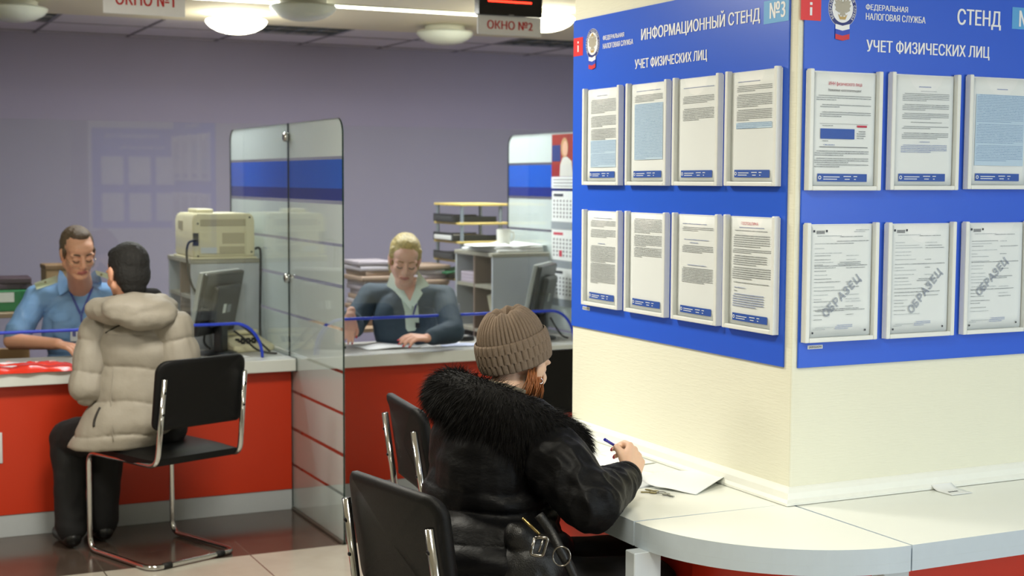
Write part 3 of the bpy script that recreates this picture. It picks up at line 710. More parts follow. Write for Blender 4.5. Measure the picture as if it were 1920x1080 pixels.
# louvred luminaires set in the tiles
louv = mat('louvre_metal', (176, 186, 196), .25, metal=.9); troff = mat('luminaire_inside', (120, 124, 128), .6)
for i, lab in ((0, 'unlit louvred ceiling light at the top left, beside the dome lamp'), (3, 'unlit louvred ceiling light right of the lit dome lamp'), (6, 'unlit louvred ceiling light under the sign ОКНО №2')):
    x0 = GX0+GD*i; r = thing('louvred_light', lab, 'ceiling lamp', (x0+GD/2, 9.03, CEIL), group='louvred lights in the ceiling tiles')
    w, d = GD/2-.012, .242
    MB().box((-w, -d, .028), (w, d, .033)).build('backing', troff, r)
    b = MB()
    for k in range(5): b.box((-w+2*w*k/4-.004, -d, .0), (-w+2*w*k/4+.004, d, .0275))
    for k in range(5):
        yk = -d+2*d*k/4; b.grid(lambda u, v: Vector((-w+2*w*u, yk+.028*(v-.5)*(1 if k % 2 else -1), .001+.026*v)), 2, 2, thick=.002)
    b.build('louvre', louv, r)
# LED display and the two window signs
sign_white = mat('sign_white', (236, 239, 244), .5); sign_red = mat('sign_red', (190, 24, 30), .5)
YG = 6.56
def window_sign(px0, px1, py_b, zt, s, label, group):
    p0 = at(px0, py_b, 1, YG); p1 = at(px1, py_b, 1, YG); z0 = p0.z
    w = p1.x-p0.x; r = thing('hanging_sign', label, 'sign', (p0.x+w/2, YG, z0), group=group)
    MB().box((-w/2, -.004, 0), (w/2, .004, zt), .0008, 1).build('plate', sign_white, r)
    b = MB(); add_vf(b, text_fit(s, -w*.355, zt*.29, w*.365, zt*.75, .028), Matrix.Translation((0, -.0048, 0))); b.build('lettering', sign_red, r)
    return r, w, z0
r1, w1, z1 = window_sign(193, 347, 24, .135, 'ОКНО №1', 'white hanging sign with red letters ОКНО №1', 'window signs')
r2, w2, z2 = window_sign(895, 1014, 63, .094, 'ОКНО №2', 'white hanging sign with red letters ОКНО №2 under the display', 'window signs')
blk = mat('display_black', (10, 10, 12), .3)
for (rs, w, z, zt, lab, vis) in ((r1, w1, z1, .135, 'black queue display above the sign ОКНО №1, mostly out of frame', 0), (r2, w2, z2, .094, 'black queue display with a red dotted line above the sign ОКНО №2', 1)):
    x = rs.location.x
    d = thing('queue_display', lab, 'display', (x, YG+.01, z+zt))
    MB().box((-w/2+.001, -.03, .001), (w/2-.001, .03, .115), .003, 1).build('case', blk, d)
    b = MB()
    for i in range(44): b.box((-w*.36+i*w*.0155, -.0325, .0655), (-w*.36+i*w*.0155+w*.012, -.031, .0735))
    b.build('led_line', mat('led_red', (255, 40, 24), .4, emit=9.), d)
    MB().box((-.014, -.0325, .0015), (.014, -.0305, .0065)).build('badge', mat('badge_grey', (150, 152, 154), .4), d)
    for sx in (-1, 1): MB().cyl((sx*w*.3, 0, .115), (sx*w*.3, 0, CEIL-z-zt), .006, n=10).build('hanger_rod', mat('rod_grey', (120, 120, 120), .4, metal=.8), d)
area('strip_light_light', (3.3, 7.6, CEIL-.02), (0, 0, 0), 4.4, .08, 120, (.95, .97, 1))
# ---------------------------------------------------------------- cantilever chairs
leather = mat('black_leatherette', (9, 9, 10), .5, spec=.22, bump=.25, bump_scale=500)
def make_chair(label):
    r = thing('cantilever_chair', label, 'chair', (0, 0, 0), 0, 'black cantilever chairs')
    hw = .206
    def side(s): return [(s*(hw-.012), -.335, .80), (s*(hw-.004), -.285, .44), (s*hw, .235, .435), (s*hw, .235, .013), (s*hw, -.235, .013)]
    pts = side(-1) + side(1)[::-1]
    MB().tube(fillet(pts, .055, 7), .0115, 12).build('frame', chrome, r, True)
    # seat: padded slab with a rolled front
    def seat(u, v):
        x = (u-.5)*.43; y = -.255+v*.49; e = (1-abs(2*u-1)**6)*(1-abs(2*v-1)**6)
        return Vector((x*(1-.04*abs(2*v-1)**4), y, .462 + .022*e - .012*max(0, v-.8)*5))
    b = MB(); b.grid(seat, 20, 20); b.grid(lambda u, v: seat(u, v)*1 - Vector((0, 0, .028)), 20, 20)
    bmesh.ops.remove_doubles(b.bm, verts=b.bm.verts[:], dist=1e-5)
    bd = [e for e in b.bm.edges if len(e.link_faces) == 1]; bmesh.ops.bridge_loops(b.bm, edges=bd); bmesh.ops.recalc_face_normals(b.bm, faces=b.bm.faces[:])
    b.build('seat', leather, r, 50)
    # backrest: padded panel with rounded corners, slightly dished
    n = 40; out = []
    w, h0, h1, rc = .214, .585, .872, .05
    for (cx, cz, a0) in ((w-rc, h1-rc, 0), (-w+rc, h1-rc, PI/2), (-w+rc*.6, h0+rc*.6, PI), (w-rc*.6, h0+rc*.6, 1.5*PI)):
        rr = rc if cz > .7 else rc*.6
        out += [(cx+rr*math.cos(a0+PI/2*i/7), cz+rr*math.sin(a0+PI/2*i/7)) for i in range(8)]
    def lay(sc, off):
        zc = (h0+h1)/2
        return [Vector((x*sc, -.30-.14*(z-h0)*1.0 + .035*(1-(x/w)**2)*-1 + .03 + off, zc+(z-zc)*(1-(1-sc)*1.4))) for x, z in out]
    b = MB(); rings = [[b.bm.verts.new(p) for p in lay(sc, off)] for sc, off in ((.90, .022), (.97, .019), (1, .008), (1, -.006), (.97, -.013), (.9, -.015))]
    for a, c in zip(rings, rings[1:]):
        for i in range(len(out)): b.bm.faces.new((a[i], a[(i+1) % len(out)], c[(i+1) % len(out)], c[i]))
    for rg, m_ in ((rings[0], .018), (rings[-1], -.012)):
        cv = b.bm.verts.new(sum((v.co for v in rg), Vector())/len(rg) + Vector((0, -.010, 0)))
        for i in range(len(rg)): b.bm.faces.new((rg[i], rg[(i+1) % len(rg)], cv))
    bmesh.ops.recalc_face_normals(b.bm, faces=b.bm.faces[:]); b.build('backrest', leather, r, 60)
    for s in (-1, 1):
        for z in (.655, .745):
            y = -.285-(z-.44)*.139-.011; MB().lathe([(0, .004), (.0045, .003), (.006, 0)], 12, Matrix.Translation((s*(hw-.006-(z-.44)*.02), y, z)) @ Matrix.Rotation(PI/2, 4, 'X')).build('bolt', mat('bolt_dark', (40, 40, 44), .3, metal=.8), r, True)
        MB().tube([(s*.13-.02, -.235, .0135), (s*.13+.02, -.235, .0135)], .0132, 12).build('floor_glide', mat('rubber_black', (14, 14, 14), .7), r, True)
    return r
c1 = make_chair('black cantilever chair with chrome tube frame, holding the man in the beige jacket')
c1.location = (1.270, 6.065, 0); c1.rotation_euler = (0, 0, math.radians(21))
dup(c1, (1.53, 3.235, 0), math.radians(-80), 'black chair behind the woman in the fur collar, cut by the bottom edge', c1['group'])
dup(c1, (2.03, 4.33, 0), math.radians(-97), 'empty black chair at the writing table beyond the woman in the fur collar', c1['group'])
dup(c1, (2.80, 5.74, 0), math.radians(2), 'dark chair at the red counter between the knit hat and the pillar', c1['group'])

CABY = 7.15; CABZ = at(358, 487, 1, CABY).z; KX1 = at(358, 487, 1, CABY).x; KX2 = at(924, 480, 1, CABY).x
# ---------------------------------------------------------------- cabinets behind the counters
cab_grey = mat('cabinet_grey', (176, 182, 190), .45); cab_in = mat('cabinet_inside', (120, 104, 96), .6); edge_m = mat('cabinet_edge', (150, 148, 136), .5)
def make_cabinet(label):
    """open shelves face -x, a plain panel faces -y"""
    r = thing('shelf_cabinet', label, 'cabinet', (0, 0, 0), 0, 'grey shelf cabinets')
    D, Wd, Hh = .52, .35, CABZ
    MB().box((-.004, -.004, Hh-.022), (Wd+.004, D+.004, Hh), .002, 1).build('top', edge_m, r)
    for y0 in (0, D-.018): MB().box((0, y0, 0), (Wd, y0+.018, Hh-.0225), .001, 1).build('side_panel', cab_grey, r)
    MB().box((Wd-.012, .0185, 0), (Wd, D-.0185, Hh-.0225)).build('back_panel', cab_in, r)
    MB().box((.004, D/2-.009, .02), (Wd-.0125, D/2+.009, Hh-.0225)).build('divider', cab_in, r)
    for z in (.02, .36, .735, .99):
        for ya, yb in ((.0185, D/2-.0095), (D/2+.0095, D-.0185)): MB().box((.004, ya, z), (Wd-.0125, yb, z+.018)).build('shelf', edge_m, r)
    return r
k1 = make_cabinet('grey shelf cabinet carrying the beige printer'); k1.location = (KX1, CABY, 0)
k2 = dup(k1, (KX2, CABY, 0), 0, 'grey shelf cabinet carrying the white mug and papers', k1['group'])
tab_m = mat('side_table_wood', (150, 128, 104), .5)
def side_table(x0, x1, y0, y1, z, label):
    r = thing('side_table', label, 'table', ((x0+x1)/2, (y0+y1)/2, 0)); w, d = (x1-x0)/2, (y1-y0)/2
    MB().box((-w, -d, z-.025), (w, d, z), .002, 1).build('table_top', tab_m, r)
    for sx in (-1, 1): MB().box((sx*(w-.02)-.01, -d+.02, 0), (sx*(w-.02)+.01, d-.02, z-.0255)).build('side_panel', tab_m, r)
    return r
side_table(2.62, 3.95, 7.76, 8.32, .74, 'low wooden side table along the back wall, under the folder piles and letter trays')
side_table(.35, 1.35, 7.75, 8.25, .90, 'low wooden side table behind the officer with the green box')

# printer
beige = mat('printer_beige', (214, 208, 176), .5); beige_d = mat('printer_vent', (176, 168, 140), .6); blackp = mat('cable_black', (16, 16, 18), .5)
pr = thing('laser_printer', 'beige laser printer seen from behind on the grey cabinet', 'printer', (KX1+.170, CABY+.20, CABZ))
b = MB(); pl = [(-.185, .012), (.185, .012), (.185, .235), (.165, .268), (-.165, .268), (-.185, .235)]
b.prism(pl, -.22, .22, Matrix(((1, 0, 0, 0), (0, 0, 1, 0), (0, 1, 0, 0), (0, 0, 0, 1))))
bmesh.ops.bevel(b.bm, geom=b.bm.edges[:], offset=.008, segments=2, affect='EDGES'); b.build('body', beige, pr, 40)
MB().box((-.195, -.232, 0), (.195, .23, .0118), .003, 1).build('foot_tray', beige, pr)
MB().box((-.12, -.06, .268), (-.02, .16, .292), .004, 1).build('paper_rest', beige, pr)
MB().box((-.14, -.2245, .195), (.13, -.2195, .235), .002, 1).build('vent', beige_d, pr)
MB().box((-.15, -.227, .03), (.13, -.2195, .165), .004, 1).build('rear_cover', beige, pr)
b = MB(); b.box((-.012, -.229, .09), (.12, -.2268, .155), .001, 1); b.build('recessed_cover', beige_d, pr)
b = MB(); b.box((-.03, -.229, .035), (.12, -.2268, .075), .001, 1); b.build('vent', beige_d, pr)
MB().box((-.14, -.2285, .035), (-.045, -.2268, .07)).build('rating_label', mat('label_white', (206, 210, 206), .5), pr)
MB().box((-.184, -.221, .08), (-.151, -.219, .155)).build('socket_recess', mat('recess_dark', (60, 58, 52), .7), pr)
for x, z in ((-.155, .21), (.155, .245), (-.155, .02), (.165, .04)): MB().lathe([(0, .002), (.006, .0015), (.006, 0)], 12, Matrix.Translation((x, -.2205 if z > .03 else -.2205, z)) @ Matrix.Rotation(PI/2, 4, 'X')).build('screw', blackp, pr)
MB().box((-.1872, .02, .17), (-.1845, .13, .22)).build('vent', beige_d, pr)
for c_ in list(pr.children): c_.matrix_local = Matrix.Diagonal((.86, .9, .86, 1))
def cable(pts, r, label, n=7, m=None): return tag(MB().tube(spline(pts, n), r, 8).build('cable', m or blackp, None, True), label, 'cable')
cable([(1.68, 7.12, CABZ+.1), (1.64, 7.11, CABZ+.085), (1.63, 7.11, CABZ+.02), (1.65, 7.11, 1.08), (1.70, 7.11, .98), (1.72, 7.12, .85), (1.71, 7.10, .78), (1.73, 7.06, .7475)], .006, 'black cable hanging from the socket of the beige printer')
cable([(1.985, 7.135, CABZ+.05), (2.003, 7.13, CABZ+.055), (2.012, 7.125, CABZ+.02), (2.008, 7.125, 1.0), (2.004, 7.12, .85), (2.0, 7.10, .78), (1.985, 7.06, .7475)], .006, 'black cable hanging down the right edge of the printer cabinet')

# monitors
mon_b = mat('monitor_black', (20, 21, 24), .35); mon_e = mat('monitor_bezel', (150, 154, 152), .35)
def make_monitor(label):
    """screen faces +y"""
    r = thing('monitor', label, 'monitor', (0, 0, 0), 0, 'monitors on the counters'); tl = Matrix.Translation((0, 0, .10)) @ Matrix.Rotation(math.radians(12), 4, 'X')
    MB().box((-.19, 0, 0), (.19, .024, .315), .006, 2, tl).build('front_bezel', mon_e, r)
    MB().box((-.188, -.026, .002), (.188, -.0005, .313), .01, 2, tl).build('back_shell', mon_b, r)
    MB().box((-.12, -.06, .05), (.12, -.0265, .255), .014, 2, tl).build('housing', mon_b, r)
    MB().box((-.17, .0245, .02), (.17, .0255, .295), 0, 1, tl).build('screen', mat('screen_dark', (30, 40, 60), .15), r)
    b = MB(); b.box((-.04, -.0615, .12), (-.012, -.0602, .165), 0, 1, tl); b.build('sticker', mat('label_white', (206, 210, 206), .5), r)
    b = MB(); b.box((.0, -.0615, .12), (.036, -.0602, .16), 0, 1, tl); b.build('sticker', mat('sticker_grey', (120, 126, 130), .5), r)
    MB().box((-.035, -.075, .008), (.035, -.03, .17), .008, 2).build('neck', mon_b, r)
    MB().lathe([(0, 0), (.115, 0), (.118, .004), (.11, .01), (.04, .016), (0, .016)], 36, Matrix.Translation((0, -.03, 0)) @ Matrix.Scale(.8, 4, (0, 1, 0))).build('base', mon_b, r, 40)
    return r
m1 = make_monitor('black monitor seen from behind at the printer side of the left counter')
m1.location = (1.705, 6.93, .742); m1.rotation_euler = (0, 0, math.radians(47))
m2 = dup(m1, (3.465, 6.90, .742), math.radians(50), 'black monitor seen from behind beyond the knit hat, beside the calendar', m1['group'])
cable([(1.79, 6.83, .86), (1.84, 6.82, .82), (1.90, 6.82, .765), (1.955, 6.80, .7475), (1.985, 6.76, .7475)], .005, 'black monitor cable behind the blue opening edge of the left screen')
cable([(1.80, 6.84, .90), (1.86, 6.83, .86), (1.93, 6.83, .79), (1.975, 6.84, .7475)], .005, 'second black cable falling from the monitor on the left counter')
cable([(1.60, 7.02, .80), (1.57, 7.0, .765), (1.54, 6.96, .7475), (1.50, 7.05, .7475)], .004, 'thin cable curling under the monitor on the left counter')
cable([(3.53, 6.83, .86), (3.56, 6.81, .80), (3.59, 6.80, .76), (3.62, 6.79, .7475)], .005, 'black cable falling from the monitor beside the calendar')
kb = thing('telephone', 'cream desk telephone with dark keys behind the monitor on the left counter', 'telephone', (1.90, 7.0, .742), math.radians(12))
b = MB(); b.prism([(-.09, 0), (.09, 0), (.09, .065), (-.09, .03)], -.11, .11, Matrix(((0, 0, 1, 0), (1, 0, 0, 0), (0, 1, 0, 0), (0, 0, 0, 1)))); bmesh.ops.bevel(b.bm, geom=b.bm.edges[:], offset=.005, segments=2, affect='EDGES'); b.build('body', beige, kb, 40)
b = MB(); b.box((-.11, .075, .067), (.11, .115, .092), .012, 3); b.build('handset', beige, kb, 40)
for i in range(4):
    for j in range(3): MB().box((-.055+i*.03, -.06+j*.03, .037+j*.0055), (-.037+i*.03, -.042+j*.03, .048+j*.0055), .002, 1).build('key', blackp, kb)
kk = thing('keyboard', 'dark keyboard lying on the counter between officer and monitor', 'keyboard', (1.42, 6.99, .742), math.radians(-4))
MB().box((-.2, -.07, 0), (.2, .07, .018), .004, 2).build('case', mon_b, kk)
b = MB()
for i in range(14):
    for j in range(5): b.box((-.188+i*.0268, -.06+j*.0245, .018), (-.166+i*.0268, -.04+j*.0245, .024), .002, 1)
b.build('keys', mat('key_grey', (40, 41, 44), .5), kk)

# things on the second cabinet and the side table
mug = thing('mug', 'white mug standing on the papers on the grey cabinet', 'mug', (KX2+.17, CABY+.22, CABZ+.0365))
MB().lathe([(0, 0), (.034, 0), (.038, .003), (.041, .09), (.0385, .09), (.035, .006), (0, .005)], 32).build('cup', mat('mug_white', (214, 214, 206), .25), mug, 40)
MB().tube(spline([(.039, 0, .075), (.062, 0, .07), (.066, 0, .045), (.055, 0, .022), (.037, 0, .02)], 6), .005, 8).build('handle', mat('mug_white', (214, 214, 206), .25), mug, True)
paper2 = mat('paper_stack', (206, 208, 208), .7, noise_amt=.04, noise_scale=30)
def bent_sheet(name, w, d, loc, rz, label, lift=0., t=.0015, curl=0., m=None, cat='paper', group=None, curl2=0., waves=0.):
    o = MB().grid(lambda u, v: Vector(((u-.5)*w, (v-.5)*d, .0004 + lift*math.sin(PI*u)**2*(.5+.5*v) + curl*max(0, u-.6)**2*6*v + curl2*max(0, .45-u)**2*5*(1-v) + waves*(1+math.sin(u*7+v*3))*math.sin(PI*v)*math.sin(PI*u))), 24, 18, thick=t).build(name, m or paper, None, True)
    o.location = loc; o.rotation_euler = (0, 0, rz); tag(o, label, cat, group); return o
zt = CABZ+.0005
for i, (dx, dy, w, rz, lab) in enumerate(((KX2+.17, CABY+.24, .30, .1, 'bottom bundle of papers under the mug on the grey cabinet'), (KX2+.18, CABY+.25, .30, .02, 'bundle of papers directly under the white mug'))):
    b = MB(); b.box((-.15, -.21, 0), (.15, .21, .017), .004, 1); o = b.build('paper_bundle', paper2); o.location = (dx, dy, zt+.0178*i); o.rotation_euler = (0, 0, rz); tag(o, lab, 'papers')
bent_sheet('paper_sheet', .21, .30, (KX2+.245, CABY+.2, zt+.0365), .3, 'curling white sheet on top of the bundle beside the mug', .006, .001, .012)
bent_sheet('paper_sheet', .21, .30, (KX2+.06, CABY+.2, zt+.0365), -.2, 'white sheet lying left of the mug on the grey cabinet', .004, .001, .02)
# files standing in the shelves of the cabinet
for i in range(6):
    b = MB(); b.box((-.10, -.003, 0), (.10, .003, .215), .001, 1); o = b.build('paper_file', mat('file_cream', (206, 202, 180), .7)); a = math.radians(-5*i)
    o.matrix_world = Matrix.Translation((KX2+.14, CABY+.030+.0075*i, .7537)) @ Matrix.Rotation(a, 4, 'X'); tag(o, ('cream file standing upright at the front of the open cabinet shelf', 'second cream file leaning in the open cabinet shelf', 'third cream file leaning in the open cabinet shelf', 'fourth cream file leaning in the open cabinet shelf', 'fifth cream file leaning in the open cabinet shelf', 'last and most tilted cream file in the open cabinet shelf')[i], 'file', 'files in the cabinet shelf')
for i in range(3):
    b = MB(); b.box((-.13, -.10, 0), (.13, .10, .02), .003, 1); o = b.build('paper_bundle', mat('bundle_lilac', (170, 160, 176), .7)); o.location = (KX2+.15, CABY+.385, 1.0085+.0203*i); tag(o, ('bottom', 'middle', 'top')[i]+' lilac paper bundle in the upper cabinet shelf', 'papers', 'lilac bundles in the cabinet')
# letter tray tower
tw = thing('letter_tray_tower', 'tower of black letter trays between yellow wooden boards by the back wall', 'letter trays', (3.585, 8.0, .7405))
ply = mat('yellow_wood', (206, 182, 104), .5); post_m = mat('post_silver', (150, 160, 172), .3, metal=.6); tray_m = mat('tray_black', (36, 38, 42), .4)
zb = (.265, .378, .491, .604, .717)
for z in zb: MB().box((-.165, -.2, z-.014), (.165, .2, z), .002, 1).build('board', ply, tw)
for x, y in ((-.145, -.185), (.11, -.185), (-.145, .185), (.145, .185)):
    b = MB(); b.cyl((x, y, 0), (x, y, zb[0]-.0145), .011, n=12)
    for a, c in zip(zb, zb[1:]): b.cyl((x, y, a+.0005), (x, y, c-.0145), .011, n=12)
    b.build('post', post_m, tw, 50)
for k, z in enumerate(zb[:-1]):
    b = MB(); b.box((-.19, -.15, z+.001), (.10, .15, z+.005)); b.box((-.19, -.15, z+.005), (-.185, .15, z+.05)); b.box((-.185, -.15, z+.005), (.10, -.145, z+.035)); b.box((-.185, .145, z+.005), (.10, .15, z+.04)); b.build('tray', tray_m, tw)
for i, z in enumerate((.378, .491, .604)):
    b = MB(); b.box((-.14, -.13, 0), (.12, .13, .028), .004, 1); o = b.build('paper_bundle', (mat('file_dark', (52, 54, 58), .6), paper2, mat('file_dark', (52, 54, 58), .6))[i]); o.location = (3.53, 8.0, .7405+z+.0055); tag(o, ('dark folder pack in the lowest visible letter tray', 'pale folder pack in the middle letter tray', 'dark folder pack in the top letter tray')[i], 'folder', 'folders in the letter trays')
o = MB().box((-.15, -.13, 0), (.09, .13, .012), .002, 1, Matrix.Rotation(math.radians(-6), 4, 'Y')).build('folder', mat('folder_green', (20, 92, 58), .5)); o.location = (3.50, 7.97, .7405+.31); tag(o, 'green folder sticking out of a low letter tray', 'folder')
# folder piles behind the clerk
ordn = ['bottom', 'second', 'third', 'fourth', 'fifth', 'sixth', 'seventh', 'eighth', 'ninth', 'tenth', 'eleventh', 'twelfth', 'top']
fm = [mat('folder_grey', (146, 138, 146), .7), mat('folder_tan', (150, 128, 112), .7), mat('folder_pale', (178, 172, 180), .7)]
random.seed(11)
for px, nm, n in ((2.95, 'pile left of the clerk', 13), (3.28, 'pile right of the clerk', 12)):
    z = .741
    for i in range(n):
        b = MB(); b.box((-.11, -.15, 0), (.11, .15, .0285), .006, 2); o = b.build('paper_folder', fm[random.randrange(3)], None, 50); o.location = (px+random.uniform(-.015, .015), 8.05+random.uniform(-.02, .02), z); o.rotation_euler = (0, 0, random.uniform(-.12, .12)); z += .029
        w = ordn[i] if i < n-1 else 'top'
        tag(o, f'{w} bulky folder of the {nm}' + (' counted from the bottom' if 0 < i < n-1 else ''), 'folder', 'folders in the piles behind the clerk')
# left side: green box and dark folders behind the officer
o = MB().box((-.14, -.16, 0), (.14, .16, .11), .006, 2).build('file_box', mat('box_green', (28, 110, 62), .5)); o.location = (.83, 8.0, .901); tag(o, 'green file box on the side table behind the officer', 'box')
MB().box((-.06, -.1612, .05), (.06, -.1602, .1)).build('label', mat('label_white', (206, 210, 206), .5), o)
for i in range(2):
    q = MB().box((-.15, -.12, 0), (.15, .12, .03), .006, 2).build('folder', mat('folder_plum', (62, 44, 56), .6)); q.location = (.83+.01*i, 8.0, 1.0125+.0305*i); q.rotation_euler = (0, 0, .1-.15*i); tag(q, ('lower plum folder on the green box', 'upper plum folder on the green box')[i], 'folder')
o = MB().box((-.10, -.10, 0), (.10, .10, .21), .004, 1).build('cardboard_box', mat('cardboard', (150, 122, 86), .7)); o.location = (1.16, 8.0, .901); tag(o, 'brown cardboard box on the side table at the officer\'s shoulder', 'box')
MB().box((-.103, -.103, .2102), (.103, .103, .235), .003, 1).build('lid', mat('cardboard_lid', (120, 92, 62), .7), o)
# desk chair back behind the officer: brown panel under his elbow
o = MB().box((-.17, -.012, 0), (.17, .012, .72), .004, 1).build('drawer_panel', mat('desk_brown', (150, 118, 78), .5)); o.location = (.78, 7.75, 0); tag(o, 'brown wooden panel standing below the officer\'s elbow behind the counter', 'panel')

# wall calendar on the right partition
cal = thing('wall_calendar', 'hanging calendar with a red portrait picture and three month blocks, beside the pillar', 'calendar', (XP2-.0065, 7.0, 1.10))
cal.rotation_euler = (0, 0, -PI/2)
cw = .155; Y0 = 1.855-1.10
hdr = MB().box((-cw, -.003, Y0-.235), (cw, -.0005, Y0), 0).build('picture', mat('calendar_red', (150, 42, 34), .5), cal)
b = MB(); b.box((-cw+.005, -.0036, Y0-.15), (-.05, -.0031, Y0-.06)); b.build('blue_field', mat('calendar_blue', (34, 52, 120), .5), hdr)
b = MB(); disc(b, .0, Y0-.075, .042, .055, .0040); b.build('portrait_hair', mat('portrait_hair', (190, 150, 104), .6), hdr)
b = MB(); disc(b, .008, Y0-.08, .03, .042, .0044); b.build('portrait_face', mat('portrait_face', (222, 176, 150), .6), hdr)
b = MB(); poly(b, [(-.055, Y0-.234), (.1, Y0-.234), (.085, Y0-.15), (.03, Y0-.125), (-.02, Y0-.13), (-.05, Y0-.17)], .0042); b.build('portrait_blouse', mat('portrait_blouse', (214, 214, 208), .6), hdr)
b = MB(); b.box((-cw, -.003, Y0-.30), (cw, -.0005, Y0-.236)); cap_ = b.build('caption', paper, cal)
b = MB()
for k in range(3): b.quad((-cw+.02, -.0035, Y0-.255-.018*k), (cw-.03, -.0035, Y0-.255-.018*k), (cw-.03, -.0035, Y0-.248-.018*k), (-cw+.02, -.0035, Y0-.248-.018*k))
b.build('caption_print', print_mat('ink_black', (40, 42, 50)), cap_)
for k in range(3):
    zt_ = Y0-.315-.215*k; blk_ = MB().box((-cw+.008, -.004, zt_-.17), (cw-.008, -.0005, zt_), 0).build('month_block', paper, cal)
    b = MB()
    for r_ in range(5):
        for c_ in range(7):
            x = -cw+.03+c_*.039; z = zt_-.06-r_*.022; b.quad((x, -.0045, z), (x+.014, -.0045, z), (x+.014, -.0045, z+.011), (x, -.0045, z+.011))
    b.build('day_figures', solid['k'], blk_)
    b = MB(); b.quad((-cw+.03, -.0046, zt_-.03), (-.01, -.0046, zt_-.03), (-.01, -.0046, zt_-.015), (-cw+.03, -.0046, zt_-.015)); b.build('month_name', solid['r'] if k == 1 else solid['k'], blk_)
    if k == 1: b = MB(); b.quad((-.055, -.0047, zt_-.15), (-.02, -.0047, zt_-.15), (-.02, -.0047, zt_-.115), (-.055, -.0047, zt_-.115)); b.build('date_marker', solid['r'], blk_)
    MB().box((-cw, -.003, zt_-.212), (cw, -.0005, zt_-.171), 0).build('divider', mat('divider_grey', (150, 158, 166), .5), cal)

# ---------------------------------------------------------------- things on the counter
bag_m = mat('bag_red', (222, 52, 30), .22, noise_amt=.12, noise_scale=30, bump=.5, bump_scale=45)
def bag_h(u, v):
    x = (u-.5)*.62; y = (v-.5)*.23; e = (1-abs(2*u-1)**5)*(1-abs(2*v-1)**3)
    return Vector((x+.012*noise.noise((v*9, u*3, 1)), y+.01*noise.noise((u*9, v*3, 4)), .0015+e*(.030+.014*noise.noise((u*7, v*4, 2))+.006*noise.noise((u*22, v*9, 7)))))
bg = MB(); bg.grid(bag_h, 60, 26); bag = bg.build('plastic_bag', bag_m, None, True); bag.location = (.72, 6.645, .7425); tag(bag, 'flat red plastic bag with a white pattern lying on the left counter', 'bag')
b = MB()
def bagp(u, v, d=.0012): p = bag_h(u, v); return (p.x, p.y, p.z+d)
def patch(b, u0, v0, u1, v1, n=4):
    for i in range(n):
        for j in range(n):
            a0, a1 = u0+(u1-u0)*i/n, u0+(u1-u0)*(i+1)/n; c0, c1 = v0+(v1-v0)*j/n, v0+(v1-v0)*(j+1)/n
            b.quad(bagp(a0, c0), bagp(a1, c0), bagp(a1, c1), bagp(a0, c1))
for i in range(9): patch(b, .5+i*.05, .80 if i % 2 else .62, .545+i*.05, .95 if i % 2 else .78)
b.build('pale_checks', mat('bag_pink', (232, 170, 164), .3), bag)
b = MB(); patch(b, .42, .5, .70, .68); patch(b, .42, .3, .55, .4); b.build('white_print', mat('bag_white', (220, 210, 214), .3), bag)
bent_sheet('paper_sheet', .21, .29, (1.20, 6.94, .7428), .3, 'white sheet on the left counter beside the officer\'s hand', .006, .0008)
bent_sheet('paper_sheet', .12, .21, (1.76, 6.80, .7428), .2, 'small white slip beside the monitor base on the left counter', .002, .0008)
def open_booklet(loc, rz, label):
    r = bent_sheet('booklet', .29, .20, loc, rz, label, .012, .003, .02, paper, 'booklet'); 
    b = MB(); b.quad((-.02, -.03, .0185), (.06, -.03, .0215), (.06, -.022, .0215), (-.02, -.022, .0185)); return r
open_booklet((2.59, 6.83, .7428), .05, 'open white booklet on the counter under the clerk\'s hand')
bent_sheet('paper_sheet', .29, .20, (2.86, 6.82, .7428), -.12, 'white sheet right of the booklet on the clerk\'s counter', .004, .0008)
bent_sheet('paper_sheet', .24, .12, (2.97, 6.74, .7452), -.2, 'pale blue-edged sheet lying nearest the knit hat on the clerk\'s counter', .004, .0008, m=mat('paper_blue', (190, 200, 226), .6))
ms = thing('computer_mouse', 'black computer mouse on the clerk\'s desk left of the knit hat', 'mouse', (3.07, 6.94, .742))
b = MB(); b.lathe([(0, .034), (.02, .032), (.034, .02), (.036, .004), (.034, 0), (0, 0)], 24, Matrix.Scale(1.6, 4, (1, 0, 0))); b.build('shell', mon_b, ms, 50)
MB().tube(spline([(.05, .0, .012), (.10, .05, .006), (.12, .16, .005), (.06, .24, .004)], 6), .0022, 6).build('cord', blackp, ms, True)
st = thing('stapler', 'cream stapler on the clerk\'s desk at the glass edge', 'stapler', (2.335, 6.90, .742), .5)
MB().box((-.015, -.06, 0), (.015, .06, .010), .003, 2).build('base', mon_b, st); MB().box((-.016, -.058, .012), (.016, .05, .038), .010, 3, Matrix.Rotation(math.radians(5), 4, 'X')).build('arm', beige, st)

# ---------------------------------------------------------------- things on the writing table
TZ = .7503
random.seed(5)
def tsheet(px, py, w, d, rz, label, lift=.004, curl=0., n=0, curl2=0., waves=0.):
    p = at(px, py, 2, .75); o = bent_sheet('paper_sheet', w, d, (p.x, p.y, TZ+.0012*n), rz, label, lift, .0005, curl, paper, 'paper', 'loose sheets on the writing table', curl2, waves)
    return o
tsheet(1168, 893, .21, .297, .25, 'white sheet on the writing table under the writing hand', .002, 0, 0)
tsheet(1118, 868, .21, .297, 1.75, 'wavy white booklet page left of the writing hand', .010, .01, 1, 0, .004)
tsheet(1070, 862, .21, .297, .1, 'white sheet beside the hanging fur, left end of the paper row', .004, .02, 0)
tsheet(1288, 905, .19, .26, -1.05, 'creased white form right of the writing hand, over the keys', .012, .03, 1, .03, .005)
key_m = mat('key_brass', (150, 138, 90), .35, metal=.8); key_s = mat('key_steel', (150, 152, 150), .3, metal=.9)
p = at(1240, 925, 2, .75); ky = thing('key_bunch', 'small bunch of keys half under the creased form', 'keys', (p.x, p.y, TZ), -.6)
